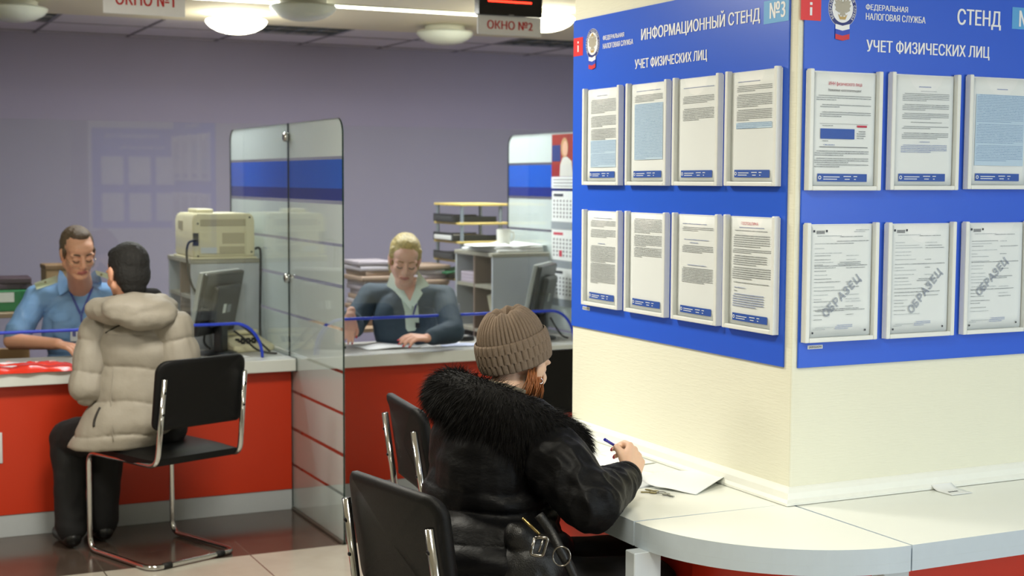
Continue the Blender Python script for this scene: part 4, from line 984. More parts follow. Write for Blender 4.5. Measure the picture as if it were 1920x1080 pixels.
MB().tube([(.012*math.cos(a), .012*math.sin(a), .0025) for a in [2*PI*i/20 for i in range(20)]], .0012, 6, closed=True).build('ring', key_s, ky, True)
for a, m in ((2.5, key_m), (-.9, key_s), (3.2, key_m)):
    b = MB(); mt = Matrix.Rotation(a, 4, 'Z'); b.lathe([(0, 0), (.011, 0), (.011, .0022), (0, .0022)], 20, mt @ Matrix.Translation((.022, 0, .001))); b.box((.03, -.003, .001), (.056, .003, .0032), 0, 1, mt)
    for k in range(3): b.box((.038+k*.006, -.006, .001), (.041+k*.006, -.003, .003), 0, 1, mt)
    b.build('key', m, ky)
p = at(1786, 922, 2, .75); cd = MB().grid(lambda u, v: Vector(((u-.5)*.075, (v-.5)*.10, .001+.045*max(0, v-.55)**1.6*2)), 6, 12, thick=.0005).build('note_slip', paper, None, True); cd.location = (p.x, p.y+.012, TZ); tag(cd, 'small white slip of paper leaning on the white moulding of the table', 'paper')
b = MB()
for i, (dx, w) in enumerate(((-.02, .006), (-.012, .004), (-.006, .006), (.002, .004), (.008, .005))): b.quad((dx, -.022, .0022), (dx+w, -.022, .0022), (dx+w*.8, -.014, .0022), (dx+.001, -.013, .0022))
b.build('handwriting', solid['k'], cd)

p0, p1 = at(4, 811, 1, YP-.006), at(4, 869, 1, YP-.006)
b = MB(); b.box((-.10, -.005, 0), (0, .0, p0.z-p1.z), .012, 3); o = b.build('plate', mat('plate_white', (222, 224, 226), .35), None, 40); o.location = (p0.x, YP-.0005, p1.z); tag(o, 'white rounded plate on the red counter front at the very edge of the photo', 'plate')
# ---------------------------------------------------------------- modelling bodies: overlapping tapered volumes fused into one skin
class Blob:
    def __init__(s): s.mb = MB()
    def ball(s, c, r, rot=None, n=20):
        r = (r, r, r) if isinstance(r, (int, float)) else r
        b2 = bmesh.new(); bmesh.ops.create_uvsphere(b2, u_segments=n, v_segments=max(8, n//2+2), radius=1)
        mt = Matrix.Translation(c) @ (rot.to_4x4() if rot is not None else Matrix()) @ Matrix.Diagonal((*r, 1))
        s.mb._add(b2, mt); return s
    def cap(s, p0, r0, p1, r1, flat=1., up=(0, 0, 1), n=16):
        """tapered capsule; flat < 1 squeezes it along up"""
        p0, p1 = Vector(p0), Vector(p1); d = p1-p0; L = d.length
        z = d.normalized(); x = Vector(up); x = (x - z*x.dot(z)); x = x.normalized() if x.length > 1e-5 else z.orthogonal().normalized(); y = z.cross(x)
        mt = Matrix((x*flat, y, z)).transposed().to_4x4(); mt.translation = p0
        pr = [(0, -r0)] + [(r0*math.cos(a), r0*math.sin(a)) for a in (-1.2, -.8, -.4, 0)] + [(r1*math.cos(a), L+r1*math.sin(a)) for a in (0, .4, .8, 1.2)] + [(0, L+r1)]
        s.mb.lathe(pr, n, mt); return s
    def chain(s, pts, rs, flat=1., up=(0, 0, 1)):
        for i in range(len(pts)-1): s.cap(pts[i], rs[i], pts[i+1], rs[i+1], flat, up)
        return s
    def mesh(s, name, vox=.005, smooth=4, xf=None, disp=None, fac=.5):
        me = bpy.data.meshes.new(name); 
        if xf is not None: bmesh.ops.transform(s.mb.bm, matrix=xf, verts=s.mb.bm.verts[:])
        s.mb.bm.to_mesh(me); s.mb.bm.free()
        o = bpy.data.objects.new('t', me); COL.objects.link(o)
        m = o.modifiers.new('r', 'REMESH'); m.mode = 'VOXEL'; m.voxel_size = vox; m.adaptivity = 0
        if smooth: q = o.modifiers.new('s', 'SMOOTH'); q.iterations = smooth; q.factor = fac
        out = bpy.data.meshes.new_from_object(o.evaluated_get(bpy.context.evaluated_depsgraph_get()))
        bpy.data.objects.remove(o); bpy.data.meshes.remove(me); out.name = name; out.materials.clear()
        if disp is not None: displace(out, disp)
        return out
def displace(me, fn):
    """fn(co, normal) gives the new position of each vertex"""
    n = len(me.vertices); co = np.empty(n*3, 'f'); no = np.empty(n*3, 'f'); me.vertices.foreach_get('co', co); me.vertices.foreach_get('normal', no)
    co = co.reshape(-1, 3); no = no.reshape(-1, 3); out = np.empty_like(co)
    for i in range(n): out[i] = fn(Vector(co[i]), Vector(no[i]))
    me.vertices.foreach_set('co', out.ravel()); me.update()
def put(name, me, m, parent=None, mats=None):
    me.materials.append(m)
    for k in mats or []: me.materials.append(k)
    o = link(name, me, parent, True); return o
def paint(o, fn):
    for p in o.data.polygons: p.material_index = fn(p.center)
skin_m = mat('skin', (214, 158, 130), .5, noise_amt=.05, noise_scale=60, sss=.15); skin_f = mat('skin_fair', (226, 176, 156), .5, noise_amt=.05, noise_scale=60, sss=.15)
lip_m = mat('lips', (172, 96, 92), .45); nail_m = mat('nail_red', (196, 60, 84), .25); nail_p = mat('nail_pale', (226, 184, 170), .35)
def head_blob(B, M, neck_to, jaw=1., neck_r=.054, ear=True):
    """a head in its own frame (face +y, up z) set by M; the neck runs to the world point neck_to"""
    b = Blob()
    b.ball((0, -.014, .036), (.073, .093, .084)); b.ball((0, .026, -.03), (.062*jaw, .062, .086)); b.ball((0, .03, .04), (.064, .062, .05))
    b.ball((0, .064, -.098), .022*jaw)
    for s in (-1, 1):
        b.cap((s*.054*jaw, 0, -.055), .02, (s*.014, .060, -.098), .021); b.ball((s*.036, .055, -.03), (.026, .028, .026)); b.ball((s*.034, .070, .018), (.026, .017, .010))
        b.ball((s*.031, .0735, -.004), (.0165, .0145, .0125))
        if ear: b.ball((s*.0765, -.006, -.006), (.010, .02, .031), Euler((.15, s*.12, 0)).to_matrix(), 14); b.ball((s*.074, -.004, -.028), (.009, .012, .012))
        b.ball((s*.0125, .096, -.037), .0095); b.ball((s*.018, .083, -.068), (.014, .010, .006))
    b.cap((0, .082, .012), .0095, (0, .106, -.030), .0125); b.ball((0, .102, -.036), .0115)
    b.ball((0, .088, -.062), (.020, .011, .0055)); b.ball((0, .086, -.073), (.017, .011, .006)); b.ball((0, .085, -.052), (.014, .012, .01))
    bmesh.ops.transform(b.mb.bm, matrix=M, verts=b.mb.bm.verts[:])
    me = bpy.data.meshes.new('t'); b.mb.bm.to_mesh(me); b.mb.bm.free(); B.mb.bm.from_mesh(me); bpy.data.meshes.remove(me)
    nb = M @ Vector((0, -.022, -.045)); B.cap(nb, neck_r*.98, neck_to, neck_r*1.1)
def head_paint(o, Mi, extra=None):
    """material slot 1 = lips"""
    def f(c):
        q = Mi @ c
        if abs(q.x) < .024*(1-max(0, (q.y-.08))*0) and q.y > .078 and -.0785 < q.z < -.0565 and (abs(q.x)/.025)**2 + ((q.z+.0675)/.0105)**2 < 1: return 1
        return extra(c) if extra else 0
    paint(o, f)
def face_details(parent, M, brow, lash, brow_w=.004):
    for s in (-1, 1):
        b = MB(); pts = [M @ Vector((s*x, y, z)) for x, y, z in ((.014, .0905, .019), (.024, .0895, .0235), (.036, .084, .024), (.05, .072, .018))]
        b.tube(spline(pts, 5), [brow_w*k for k in [.7]+[1]*13+[.6, .4]], 6); b.build('eyebrow', brow, parent, True)
        b = MB(); pts = [M @ Vector((s*x, y, z)) for x, y, z in ((.0165, .0835, -.009), (.023, .0885, -.0125), (.031, .0895, -.0135), (.039, .0865, -.0120), (.046, .0795, -.0075))]
        b.tube(spline(pts, 5), .0022, 6); b.build('eyelashes', lash, parent, True)
def hand_blob(B, M, side, curl=(.25, .3, .35, .45), spread=1., thumb=(.5, .35), s=1., nails=None, pinch=None):
    """wrist at the origin, fingers along +y, back of the hand +z, thumb towards side*x. Returns fingertip matrices for the nails"""
    tips = []
    def W(p): return M @ (Vector(p)*s)
    xs = (.030, .010, -.010, -.028); ls = (.070, .078, .073, .058); bs = (.086, .091, .087, .079)
    B.cap(W((0, -.03, 0)), .024*s, W((0, .005, 0)), .024*s, .75, M.to_3x3() @ Vector((0, 0, 1)))
    for i in range(4):
        x = xs[i]*side; B.cap(W((x*.62, .005, 0)), .0135*s, W((x, bs[i], 0)), .0112*s)
        if i < 3: B.cap(W(((xs[i]+xs[i+1])/2*side*.8, .012, -.002)), .0125*s, W(((xs[i]+xs[i+1])/2*side, bs[i]-.012, -.002)), .010*s)
        p = Vector((x, bs[i], 0)); a = 0; az = (x*.9)*spread*2.2
        for k, (L, r0, r1) in enumerate(((.46, .0098, .0088), (.30, .0088, .0080), (.24, .0080, .0066))):
            c = curl[i]*(1, 1.15, .75)[k]; a += c
            d = Vector((math.sin(az)*math.cos(a), math.cos(az)*math.cos(a), -math.sin(a))); q = p + d*ls[i]*L
            B.cap(W(p), r0*s, W(q), r1*s); p0, p = p, q
        up = Vector((0, math.sin(a), math.cos(a))); tips.append((W(p), (M.to_3x3() @ d).normalized(), (M.to_3x3() @ up).normalized()))
    B.cap(W((.016*side, .015, -.006)), .0165*s, W((.034*side, .045, -.014)), .014*s)
    p = Vector((.036*side, .048, -.014)); a1, a2 = thumb
    d1 = Vector((side*math.sin(.75-a1*.6), math.cos(.75-a1*.6), -.35-a1*.3)).normalized(); q = p + d1*.034; B.cap(W(p), .0118*s, W(q), .0104*s)
    d2 = Vector((side*math.sin(.5-a2*1.6), math.cos(.5-a2*1.6), -.25)).normalized(); q2 = q + d2*.028; B.cap(W(q), .0104*s, W(q2), .0078*s)
    tips.append((W(q2), (M.to_3x3() @ d2).normalized(), (M.to_3x3() @ Vector((side*.5, -.2, .8))).normalized()))
    return tips
def nails(parent, tips, m, r=.0055):
    for p, d, u in tips:
        u = (u - d*u.dot(d)).normalized(); x = d.cross(u); mt = Matrix((x, d, u)).transposed().to_4x4(); mt.translation = p + d*.001 + u*.0055
        b = MB(); b.lathe([(0, .0018), (r*.7, .0012), (r, 0), (0, -.0005)], 12, mt @ Matrix.Diagonal((1, 1.5, 1, 1))); b.build('fingernail', m, parent, True)
def frame(o, y, z):
    y = Vector(y).normalized(); z = Vector(z); z = (z-y*z.dot(y)).normalized(); m = Matrix((y.cross(z), y, z)).transposed().to_4x4(); m.translation = o; return m
def plate(pts, t, m, name, parent, bulge=0., sub=3):
    """thin cloth piece through a ring of 3D points"""
    c = sum((Vector(p) for p in pts), Vector())/len(pts); n = Vector()
    for i in range(len(pts)): n += (Vector(pts[i])-c).cross(Vector(pts[(i+1) % len(pts)])-c)
    n.normalize(); b = bmesh.new(); vs = [b.verts.new(p) for p in pts]; cv = b.verts.new(c+n*bulge)
    for i in range(len(vs)): b.faces.new((vs[i], vs[(i+1) % len(vs)], cv))
    bmesh.ops.solidify(b, geom=b.faces[:], thickness=t); mb = MB(); mb._add(b); return mb.build(name, m, parent, 30)
from mathutils.bvhtree import BVHTree
def decal(target, px, off, thick, m, name, parent, cuts=3, flat=False):
    """a thin piece of cloth that follows the surface of target; its outline is given in the photograph's pixels"""
    me = target.data; bv = BVHTree.FromPolygons([v.co for v in me.vertices], [tuple(p.vertices) for p in me.polygons])
    b = bmesh.new(); f = b.faces.new([b.verts.new((x, -y, 0)) for x, y in px]); bmesh.ops.triangulate(b, faces=b.faces[:])
    bmesh.ops.subdivide_edges(b, edges=b.edges[:], cuts=cuts, use_grid_fill=True); bmesh.ops.triangulate(b, faces=b.faces[:])
    last = None; miss = []
    for v in b.verts:
        d = (atz(v.co.x, -v.co.y, 1)-EYE).normalized(); h = bv.ray_cast(EYE, d)
        if h[0] is None: miss.append((v, d, bv.find_nearest(EYE + d*7.0)[0])); continue
        last = (h[0]-EYE).length; v.co = h[0]-d*off
    for v, d, q in miss: v.co = EYE + d*((last or (q-EYE).length)-off)
    if flat and len(miss) < len(b.verts)*.6:   # stiff cloth: one even plane just proud of the surface
        skip = {m_[0] for m_ in miss}; A = np.array([[(v.co-EYE).dot(RT)/(v.co-EYE).dot(FW), (v.co-EYE).dot(UP)/(v.co-EYE).dot(FW), 1] for v in b.verts if v not in skip]); z = np.array([(v.co-EYE).length for v in b.verts if v not in skip])
        k = np.linalg.lstsq(A, z, rcond=None)[0]; k[:2] = np.clip(k[:2], -6, 6); k[2] = float((z-A[:, :2]@k[:2]).mean()); lo = min(0, float((z-A@k).min())*.75)
        for v in b.verts:
            q = v.co-EYE; f_ = q.dot(FW); L = k[0]*q.dot(RT)/f_ + k[1]*q.dot(UP)/f_ + k[2] + lo; v.co = EYE + q.normalized()*L
    bmesh.ops.smooth_vert(b, verts=b.verts[:], factor=.3, use_axis_x=True, use_axis_y=True, use_axis_z=True)
    front = b.verts[:]; fl = [list(f.verts) for f in b.faces]; ed = [list(e.verts) for e in b.edges if len(e.link_faces) == 1]
    back = {v: b.verts.new(v.co + (v.co-EYE).normalized()*thick) for v in front}
    for f in fl: b.faces.new([back[v] for v in f][::-1])
    for p, q in ed: b.faces.new((p, q, back[q], back[p]))
    bmesh.ops.recalc_face_normals(b, faces=b.faces[:]); mb = MB(); mb._add(b); return mb.build(name, m, parent, 40)
def wrinkle(amp, sc, seed=0., stretch=(1, 1, 1)):
    st = Vector(stretch)
    def f(co, no):
        q = Vector((co.x*st.x, co.y*st.y, co.z*st.z))*sc + Vector((seed, 0, 0)); v = noise.noise(q)
        v = (1-abs(v)*2)*.6 + .4*noise.noise(q*2.1)
        return co + no*amp*v
    return f
def rotz(a): return Matrix.Rotation(a, 4, 'Z')
# ---------------------------------------------------------------- the officer in the blue shirt
shirt_m = mat('shirt_blue', (112, 150, 196), .75, noise_amt=.04, noise_scale=300, bump=.1, bump_scale=900); hair_b = mat('hair_brown', (80, 58, 36), .55, noise_amt=.35, noise_scale=160, bump=.6, bump_scale=300, stretch=(1, 1, .25))
brow_m = mat('eyebrow_brown', (84, 62, 46), .7); lash_m = mat('eyelash_dark', (46, 34, 30), .7); navy_cloth = mat('lanyard_blue', (34, 52, 140), .6); trouser_navy = mat('trouser_navy', (26, 30, 44), .8)
def officer():
    hd = atz(146, 474, 6.95); MH = frame(hd, (.12, -.93, -.33), (0, -.33, .93)); B = Blob()
    SL, SR = atz(70, 560, 7.22), atz(232, 560, 7.22); neck = (SL+SR)/2 + Vector((0, -.02, .05))
    head_blob(B, MH, neck, 1.04, .056)
    EL, WL = atz(24, 640, 7.08), atz(108, 645, 6.93); ER, WR = atz(270, 640, 7.15), atz(222, 656, 7.0)
    ch = (SL+SR)/2 + Vector((0, .02, -.16))
    B.ball(ch, (.165, .10, .2)); B.ball(ch+Vector((0, .02, -.25)), (.15, .11, .2)); B.chain([SL, SR], [.05, .05])
    B.chain([SL, EL], [.05, .044]); B.chain([EL, WL], [.046, .031], .9); B.chain([SR, ER, WR], [.05, .044, .03])
    hd_dir = (atz(150, 654, 6.87)-WL); tips = hand_blob(B, frame(WL, hd_dir, (0, -.18, 1)), -1, (.16, .2, .24, .3), 1., (.1, .1))
    hand_blob(B, frame(WR, (-.8, -.4, -.05), (0, 0, 1)), 1, (.3, .35, .4, .5))
    for s_ in (-1, 1): B.chain([ch+Vector((s_*.10, 0, -.42)), ch+Vector((s_*.12, -.36, -.40)), ch+Vector((s_*.12, -.33, -.84))], [.075, .06, .05])
    me = B.mesh('person', .0042, 3); o = put('person', me, skin_m, None, [lip_m, trouser_navy]); Mi = MH.inverted()
    head_paint(o, Mi, lambda c: 2 if c.z < ch.z-.36 else 0)
    tag(o, 'seated officer in a light blue uniform shirt and glasses behind the left counter, looking down', 'person')
    face_details(o, MH, brow_m, lash_m, .0045)
    b = Blob(); b.ball((0, -.030, .040), (.0785, .090, .086)); b.ball((0, -.048, .0), (.074, .066, .07)); b.ball((-.0, .012, .100), (.048, .045, .026)); b.cap((.064, .012, .02), .015, (.070, .0, -.02), .009); b.cap((-.064, .012, .02), .015, (-.070, .0, -.02), .009)
    put('hair', b.mesh('hair', .004, 3, MH, wrinkle(.004, 60, 2, (1, 1, .4))), hair_b, o)
    # glasses low on the nose
    g = MB(); wire = mat('glasses_wire', (196, 178, 140), .25, metal=.8)
    for s_ in (-1, 1):
        g.tube([MH @ Vector((s_*(.030+.023*math.cos(a)), .1015-.006*abs(math.cos(a)), -.027+.0135*math.sin(a))) for a in [2*PI*i/20 for i in range(20)]], .0011, 5, closed=True)
        g.tube([MH @ Vector(q) for q in ((s_*.053, .098, -.022), (s_*.066, .07, -.012), (s_*.075, .0, .004))], .0011, 5)
    g.tube(spline([MH @ Vector(q) for q in ((-.008, .1025, -.023), (0, .109, -.019), (.008, .1025, -.023))], 4), .0012, 5)
    g.build('glasses', wire, o, True)
    # shirt with short sleeves
    b = Blob(); b.ball(ch, (.188, .125, .205)); b.ball(ch+Vector((0, .01, -.22)), (.182, .135, .2)); b.cap(SL, .064, SR, .064); b.cap(neck+Vector((0, .01, -.03)), .066, ch, .09)
    for q in (SL, SR): b.cap(neck+Vector((0, .02, -.025)), .062, q+Vector((0, 0, .006)), .064)
    b.cap(SL, .066, SL.lerp(EL, .86), .062); b.cap(SR, .064, SR.lerp(ER, .86), .061); b.ball(ch+Vector((-.08, -.075, .02)), (.07, .05, .08)); b.ball(ch+Vector((.08, -.075, .02)), (.07, .05, .08))
    sh = put('shirt', b.mesh('shirt', .006, 4, None, wrinkle(.007, 9, 3, (1, 1, 1.4))), shirt_m, o)
    for pl in ([(112, 505), (118, 510), (127, 524), (136, 541), (111, 555), (107, 540), (108, 518)], [(178, 505), (168, 516), (161, 530), (164, 534), (189, 544), (192, 528), (186, 511)]): decal(sh, pl, .012, .004, shirt_m, 'collar', o, 3, True)
    decal(sh, [(125, 524), (136, 541), (150, 556), (162, 532), (167, 516)], .0035, .002, skin_m, 'bare_throat', o)
    pale = mat('epaulette_pale', (196, 204, 176), .6)
    for pl, sp in (([(62, 531), (67, 544), (111, 529), (108, 515)], (85, 529)), ([(177, 506), (181, 516), (204, 524), (204, 513)], (190, 515))):
        e = decal(sh, pl, .007, .004, pale, 'epaulette', o, 3, True); decal(e, [(sp[0]-3, sp[1]), (sp[0], sp[1]-3), (sp[0]+3, sp[1]), (sp[0], sp[1]+3)], .0015, .001, mat('star_gold', (130, 112, 70), .4, metal=.5), 'star', e, 1)
    for pl in ([(89, 588), (90, 596), (98, 604), (122, 603), (133, 596), (135, 586)], [(168, 582), (169, 592), (178, 597), (190, 592), (196, 584)]): decal(sh, pl, .006, .003, shirt_m, 'pocket_flap', o)
    yc = ch.y-.138
    pass
    for pl in ([(128, 545), (132, 543), (153, 588), (150, 592)], [(174, 532), (178, 534), (154, 592), (151, 587)], [(150, 588), (155, 588), (154, 606), (151, 606)]): decal(sh, pl, .009, .003, navy_cloth, 'lanyard', o)
    bd = decal(sh, [(131, 616), (131, 641), (158, 641), (158, 616)], .012, .003, mat('badge_white', (206, 212, 216), .3), 'badge', o, 3, True); decal(bd, [(135, 621), (135, 632), (143, 632), (143, 621)], .001, .0008, mat('badge_blue', (90, 96, 150), .5), 'badge_print', bd, 1)
officer()

# ---------------------------------------------------------------- the clerk
jacket_m = mat('jacket_slate', (50, 68, 84), .75, noise_amt=.06, noise_scale=200, bump=.12, bump_scale=900); blouse_m = mat('blouse_mint', (206, 224, 214), .6); hair_bl = mat('hair_blonde', (184, 162, 96), .45, noise_amt=.6, noise_scale=90, bump=.5, bump_scale=240, stretch=(1, .22, 1))
def clerk():
    hd = atz(759, 486, 7.28); MH = frame(hd, (-.28, -.88, -.36), (-.03, -.36, .93)) @ Matrix.Scale(.99, 4); B = Blob()
    SL, SR = atz(694, 552, 7.5), atz(832, 556, 7.4); neck = (SL+SR)/2 + Vector((-.01, .0, .05))
    head_blob(B, MH, neck, .96, .048)
    EL, WL = atz(662, 612, 7.4), atz(657, 592, 7.12); ER, WR = atz(848, 622, 7.2), atz(800, 634, 7.05)
    ch = (SL+SR)/2 + Vector((0, .02, -.15))
    B.ball(ch, (.145, .09, .19)); B.ball(ch+Vector((0, .02, -.25)), (.15, .10, .2)); B.chain([SL, SR], [.042, .042])
    B.chain([SL, EL, WL], [.042, .038, .025]); B.chain([SR, ER, WR], [.042, .038, .025], .9)
    t1 = hand_blob(B, frame(WR, (-1, -.25, .12), (-.15, -.35, 1)), 1, (.30, .36, .42, .5), 1., (.2, .3), .95)
    t2 = hand_blob(B, frame(WL, (-.25, -.3, -.8), (-.3, -.9, .3)), -1, (.4, .5, .6, .7), .8, (.4, .4), .92)
    for s_ in (-1, 1): B.chain([ch+Vector((s_*.10, 0, -.40)), ch+Vector((s_*.11, -.13, -.38)), ch+Vector((s_*.11, -.11, -.78))], [.075, .06, .05])
    o = put('person', B.mesh('person', .0042, 3), skin_f, None, [lip_m, trouser_navy]); head_paint(o, MH.inverted(), lambda c: 2 if c.z < ch.z-.33 else 0)
    tag(o, 'seated blonde clerk in a slate jacket and pale wide collar, looking down at a booklet', 'person')
    face_details(o, MH, mat('eyebrow_fair', (150, 112, 80), .7), lash_m, .0032); nails(o, t1, nail_m); nails(o, t2, nail_m)
    b = Blob(); b.ball((0, -.026, .044), (.0795, .096, .086)); b.ball((0, -.05, .0), (.077, .068, .075)); b.ball((0, .004, .098), (.056, .06, .028)); b.ball((0, -.125, .0), (.045, .04, .045))
    for s_ in (-1, 1): b.cap((s_*.064, .012, .055), .018, (s_*.073, -.012, -.01), .012); b.cap((s_*.070, -.01, -.03), .012, (s_*.066, -.02, -.085), .007)
    put('hair', b.mesh('hair', .004, 3, MH, wrinkle(.004, 70, 9, (1, .3, 1))), hair_bl, o)
    g = MB(); sx_ = MH @ Vector((.079, -.006, -.045)); g.tube([sx_+Vector((.004*math.cos(a), 0, .005*math.sin(a)-.004)) for a in [2*PI*i/12 for i in range(12)]], .0012, 5, closed=True); g.build('earring', mat('earring_silver', (220, 220, 224), .2, metal=1), o, True)
    # jacket
    b = Blob(); b.ball(ch, (.178, .115, .195)); b.ball(ch+Vector((0, .01, -.2)), (.175, .125, .2)); b.cap(SL, .060, SR, .060); b.cap(neck+Vector((0, .02, -.03)), .055, ch, .09)
    b.chain([SL, EL, EL.lerp(WL, .75)], [.062, .060, .045]); b.chain([SR, ER, ER.lerp(WR, .78)], [.062, .060, .043]); b.ball(ch+Vector((0, -.06, -.0)), (.115, .065, .09))
    jk = put('jacket', b.mesh('jacket', .006, 4, None, wrinkle(.006, 8, 21, (1, 1, 1.6))), jacket_m, o)
    decal(jk, [(750, 556), (758, 585), (760, 616), (765, 622), (779, 620), (787, 606), (785, 575), (782, 556), (770, 548)], .004, .003, blouse_m, 'blouse_front', o)
    decal(jk, [(748, 525), (755, 546), (768, 572), (779, 540), (783, 518)], .0085, .002, skin_f, 'bare_throat', o)
    for pl in ([(735, 504), (724, 536), (744, 543), (740, 547), (772, 583), (774, 574), (757, 543), (744, 516)], [(783, 506), (807, 536), (789, 543), (794, 549), (776, 577), (767, 568), (779, 538), (782, 518)]): decal(jk, pl, .012, .004, blouse_m, 'collar', o, 3, True)
    decal(jk, [(779, 567), (783, 569), (776, 592), (773, 590)], .012, .003, navy_cloth, 'lanyard', o); decal(jk, [(778, 604), (778, 616), (788, 616), (788, 604)], .012, .004, mat('badge_dark', (44, 46, 56), .3), 'badge', o, 1)
    pt = SR.lerp(ER, .35)+Vector((.055, -.03, .0)); MB().lathe([(0, .004), (.02, .003), (.022, 0), (0, 0)], 20, frame(pt, (0, 0, 1), (.75, -.6, .1)) @ Matrix.Diagonal((1, 1.3, 1, 1))).build('sleeve_patch', mat('patch_grey', (150, 156, 168), .6), o)
clerk()

# ---------------------------------------------------------------- the man in the beige jacket
beige_j = mat('jacket_beige', (152, 145, 133), .6, noise_amt=.05, noise_scale=25, bump=.2, bump_scale=120); trous_b = mat('trousers_black', (13, 13, 15), .8); hair_k = mat('hair_black', (15, 13, 12), .6, noise_amt=.4, noise_scale=200, bump=.8, bump_scale=420); shoe_m = mat('shoe_black', (12, 12, 13), .35); seam_m = mat('jacket_seam', (40, 36, 32), .7); fleece = mat('fleece_black', (14, 14, 16), .9)
def visitor():
    hd = atz(238, 512, 5.98); MH = frame(hd, (-.28, .93, -.22), (0, .22, .97)); B = Blob()
    SL, SR = atz(186, 612, 6.05), atz(326, 606, 6.0); neck = (SL+SR)/2 + Vector((-.015, .02, .07))
    head_blob(B, MH, neck, 1.02, .06)
    EL, WL = atz(164, 728, 6.0), atz(236, 704, 6.40); ER, WR = atz(345, 705, 6.0), atz(300, 680, 6.38)
    hip = Vector((1.20, 6.10, .56)); ch = (SL+SR)/2 + Vector((0, .02, -.16))
    B.ball(ch+Vector((.02, .02, 0)), (.12, .08, .17)); B.chain([ch+Vector((.02, .02, 0)), hip], [.10, .11], .9, (0, 1, 0)); B.chain([SL, SR], [.05, .05]); B.chain([SL, EL, WL], [.045, .04, .03]); B.chain([SR, ER, WR], [.045, .04, .03])
    hand_blob(B, frame(WL, (.3, 1, -.1), (0, 0, 1)), 1); hand_blob(B, frame(WR, (-.3, 1, -.1), (0, 0, 1)), -1)
    KL, KR = atz(128, 822, 6.22), atz(200, 826, 6.3); FLt, FRt = atz(134, 1000, 6.2), atz(193, 990, 6.32); FLt.z = FRt.z = .085
    for s_, K, Ft in ((-1, KL, FLt), (1, KR, FRt)):
        B.chain([hip+Vector((s_*.085, 0, -.02)), K, Ft], [.08, .06, .042]); B.chain([Ft+Vector((0, -.02, -.045)), Ft+Vector((-.02, .14, -.05))], [.034, .03])
    o = put('person', B.mesh('person', .0048, 3), skin_m, None, [lip_m, trous_b]); paint(o, lambda c: 2 if c.z < .60 and not (c.y > 6.25 and c.z > .5 and c.z < .0) else 0)
    tag(o, 'seated man in a beige quilted jacket seen from behind at the left counter', 'person')
    b = Blob(); b.ball((0, -.024, .040), (.0805, .098, .088)); b.ball((0, -.048, -.010), (.076, .066, .080)); b.ball((0, .03, .085), (.06, .055, .035)); b.ball((0, -.05, -.06), (.056, .044, .045))
    put('hair', b.mesh('hair', .004, 3, MH, wrinkle(.003, 90, 4)), hair_k, o)
    # trousers and shoes
    b = Blob()
    for s_, K, Ft in ((-1, KL, FLt), (1, KR, FRt)):
        b.chain([hip+Vector((s_*.085, -.02, -.02)), K, K.lerp(Ft, .5), Ft+Vector((0, 0, .0))], [.10, .08, .068, .066])
    b.ball(hip+Vector((0, -.01, -.0)), (.17, .13, .09)); put('trousers', b.mesh('trousers', .007, 4, None, wrinkle(.006, 11, 1)), trous_b, o)
    for s_, Ft in ((-1, FLt), (1, FRt)):
        b = Blob(); b.cap(Ft+Vector((.0, -.03, -.04)), .040, Ft+Vector((-.03, .15, -.048)), .033); b.ball(Ft+Vector((0, -.01, 0)), (.045, .05, .05)); bmesh.ops.bisect_plane(b.mb.bm, geom=b.mb.bm.verts[:]+b.mb.bm.edges[:]+b.mb.bm.faces[:], plane_co=(0, 0, .004), plane_no=(0, 0, -1), clear_outer=True)
        bmesh.ops.holes_fill(b.mb.bm, edges=[e for e in b.mb.bm.edges if len(e.link_faces) == 1]); put('shoe', b.mesh('shoe', .005, 2), shoe_m, o)
    # quilted jacket: puffs between slanting seams
    b = Blob()
    rows_ = []
    for y_, xl, xr, dist, ry in ((838, 128, 296, 6.02, .11), (815, 137, 315, 6.03, .14), (785, 156, 335, 6.05, .16), (745, 176, 345, 6.07, .165), (700, 184, 347, 6.08, .16), (655, 184, 346, 6.07, .155), (620, 182, 340, 6.06, .14), (598, 198, 322, 6.06, .11), (585, 222, 300, 6.06, .07)):
        p_, q_ = atz(xl, y_, dist), atz(xr, y_-(6 if y_ > 800 else 0), dist); rows_.append(((p_+q_)/2, (q_-p_)/2, ry))
    def body(u, v):
        f = v*(len(rows_)-1); k = min(int(f), len(rows_)-2); t = f-k; t = t*t*(3-2*t); a = 2*PI*u
        c = rows_[k][0].lerp(rows_[k+1][0], t); w = rows_[k][1].lerp(rows_[k+1][1], t); d = rows_[k][2]*(1-t)+rows_[k+1][2]*t
        return c + w*math.copysign(abs(math.cos(a))**.85, math.cos(a)) + Vector((.36, .93, 0))*d*math.sin(a)
    g_ = bmesh.new(); gv = [[g_.verts.new(body(i/40, j/24)) for i in range(40)] for j in range(25)]
    for a_, c_ in zip(gv, gv[1:]):
        for i in range(40): g_.faces.new((a_[i], a_[(i+1) % 40], c_[(i+1) % 40], c_[i]))
    g_.faces.new(gv[0][::-1]); g_.faces.new(gv[-1]); b.mb._add(g_); b.cap(SL+Vector((.02, 0, -.015)), .070, SR+Vector((-.02, 0, -.015)), .070)
    tors = b.mesh('jacket', .006, 3)
    zseam = [.36, .525, .66, .80, .935, 1.2]
    def puff(co, no):
        z = co.z + .018*math.sin(co.x*9+1) + .012*noise.noise(co*6)
        for a, c in zip(zseam, zseam[1:]):
            if a <= z < c:
                t = (z-a)/(c-a); p = math.sin(PI*t)**.4; break
        else: p = .4
        w = noise.noise(Vector((co.x*26, co.y*26, co.z*9)))*.5 + noise.noise(co*40)*.3
        return co + no*(.018*p - .011 + .0065*w*(1.3-p) + .006*noise.noise(co*13))
    displace(tors, puff)
    jk = put('jacket', tors, beige_j, o)
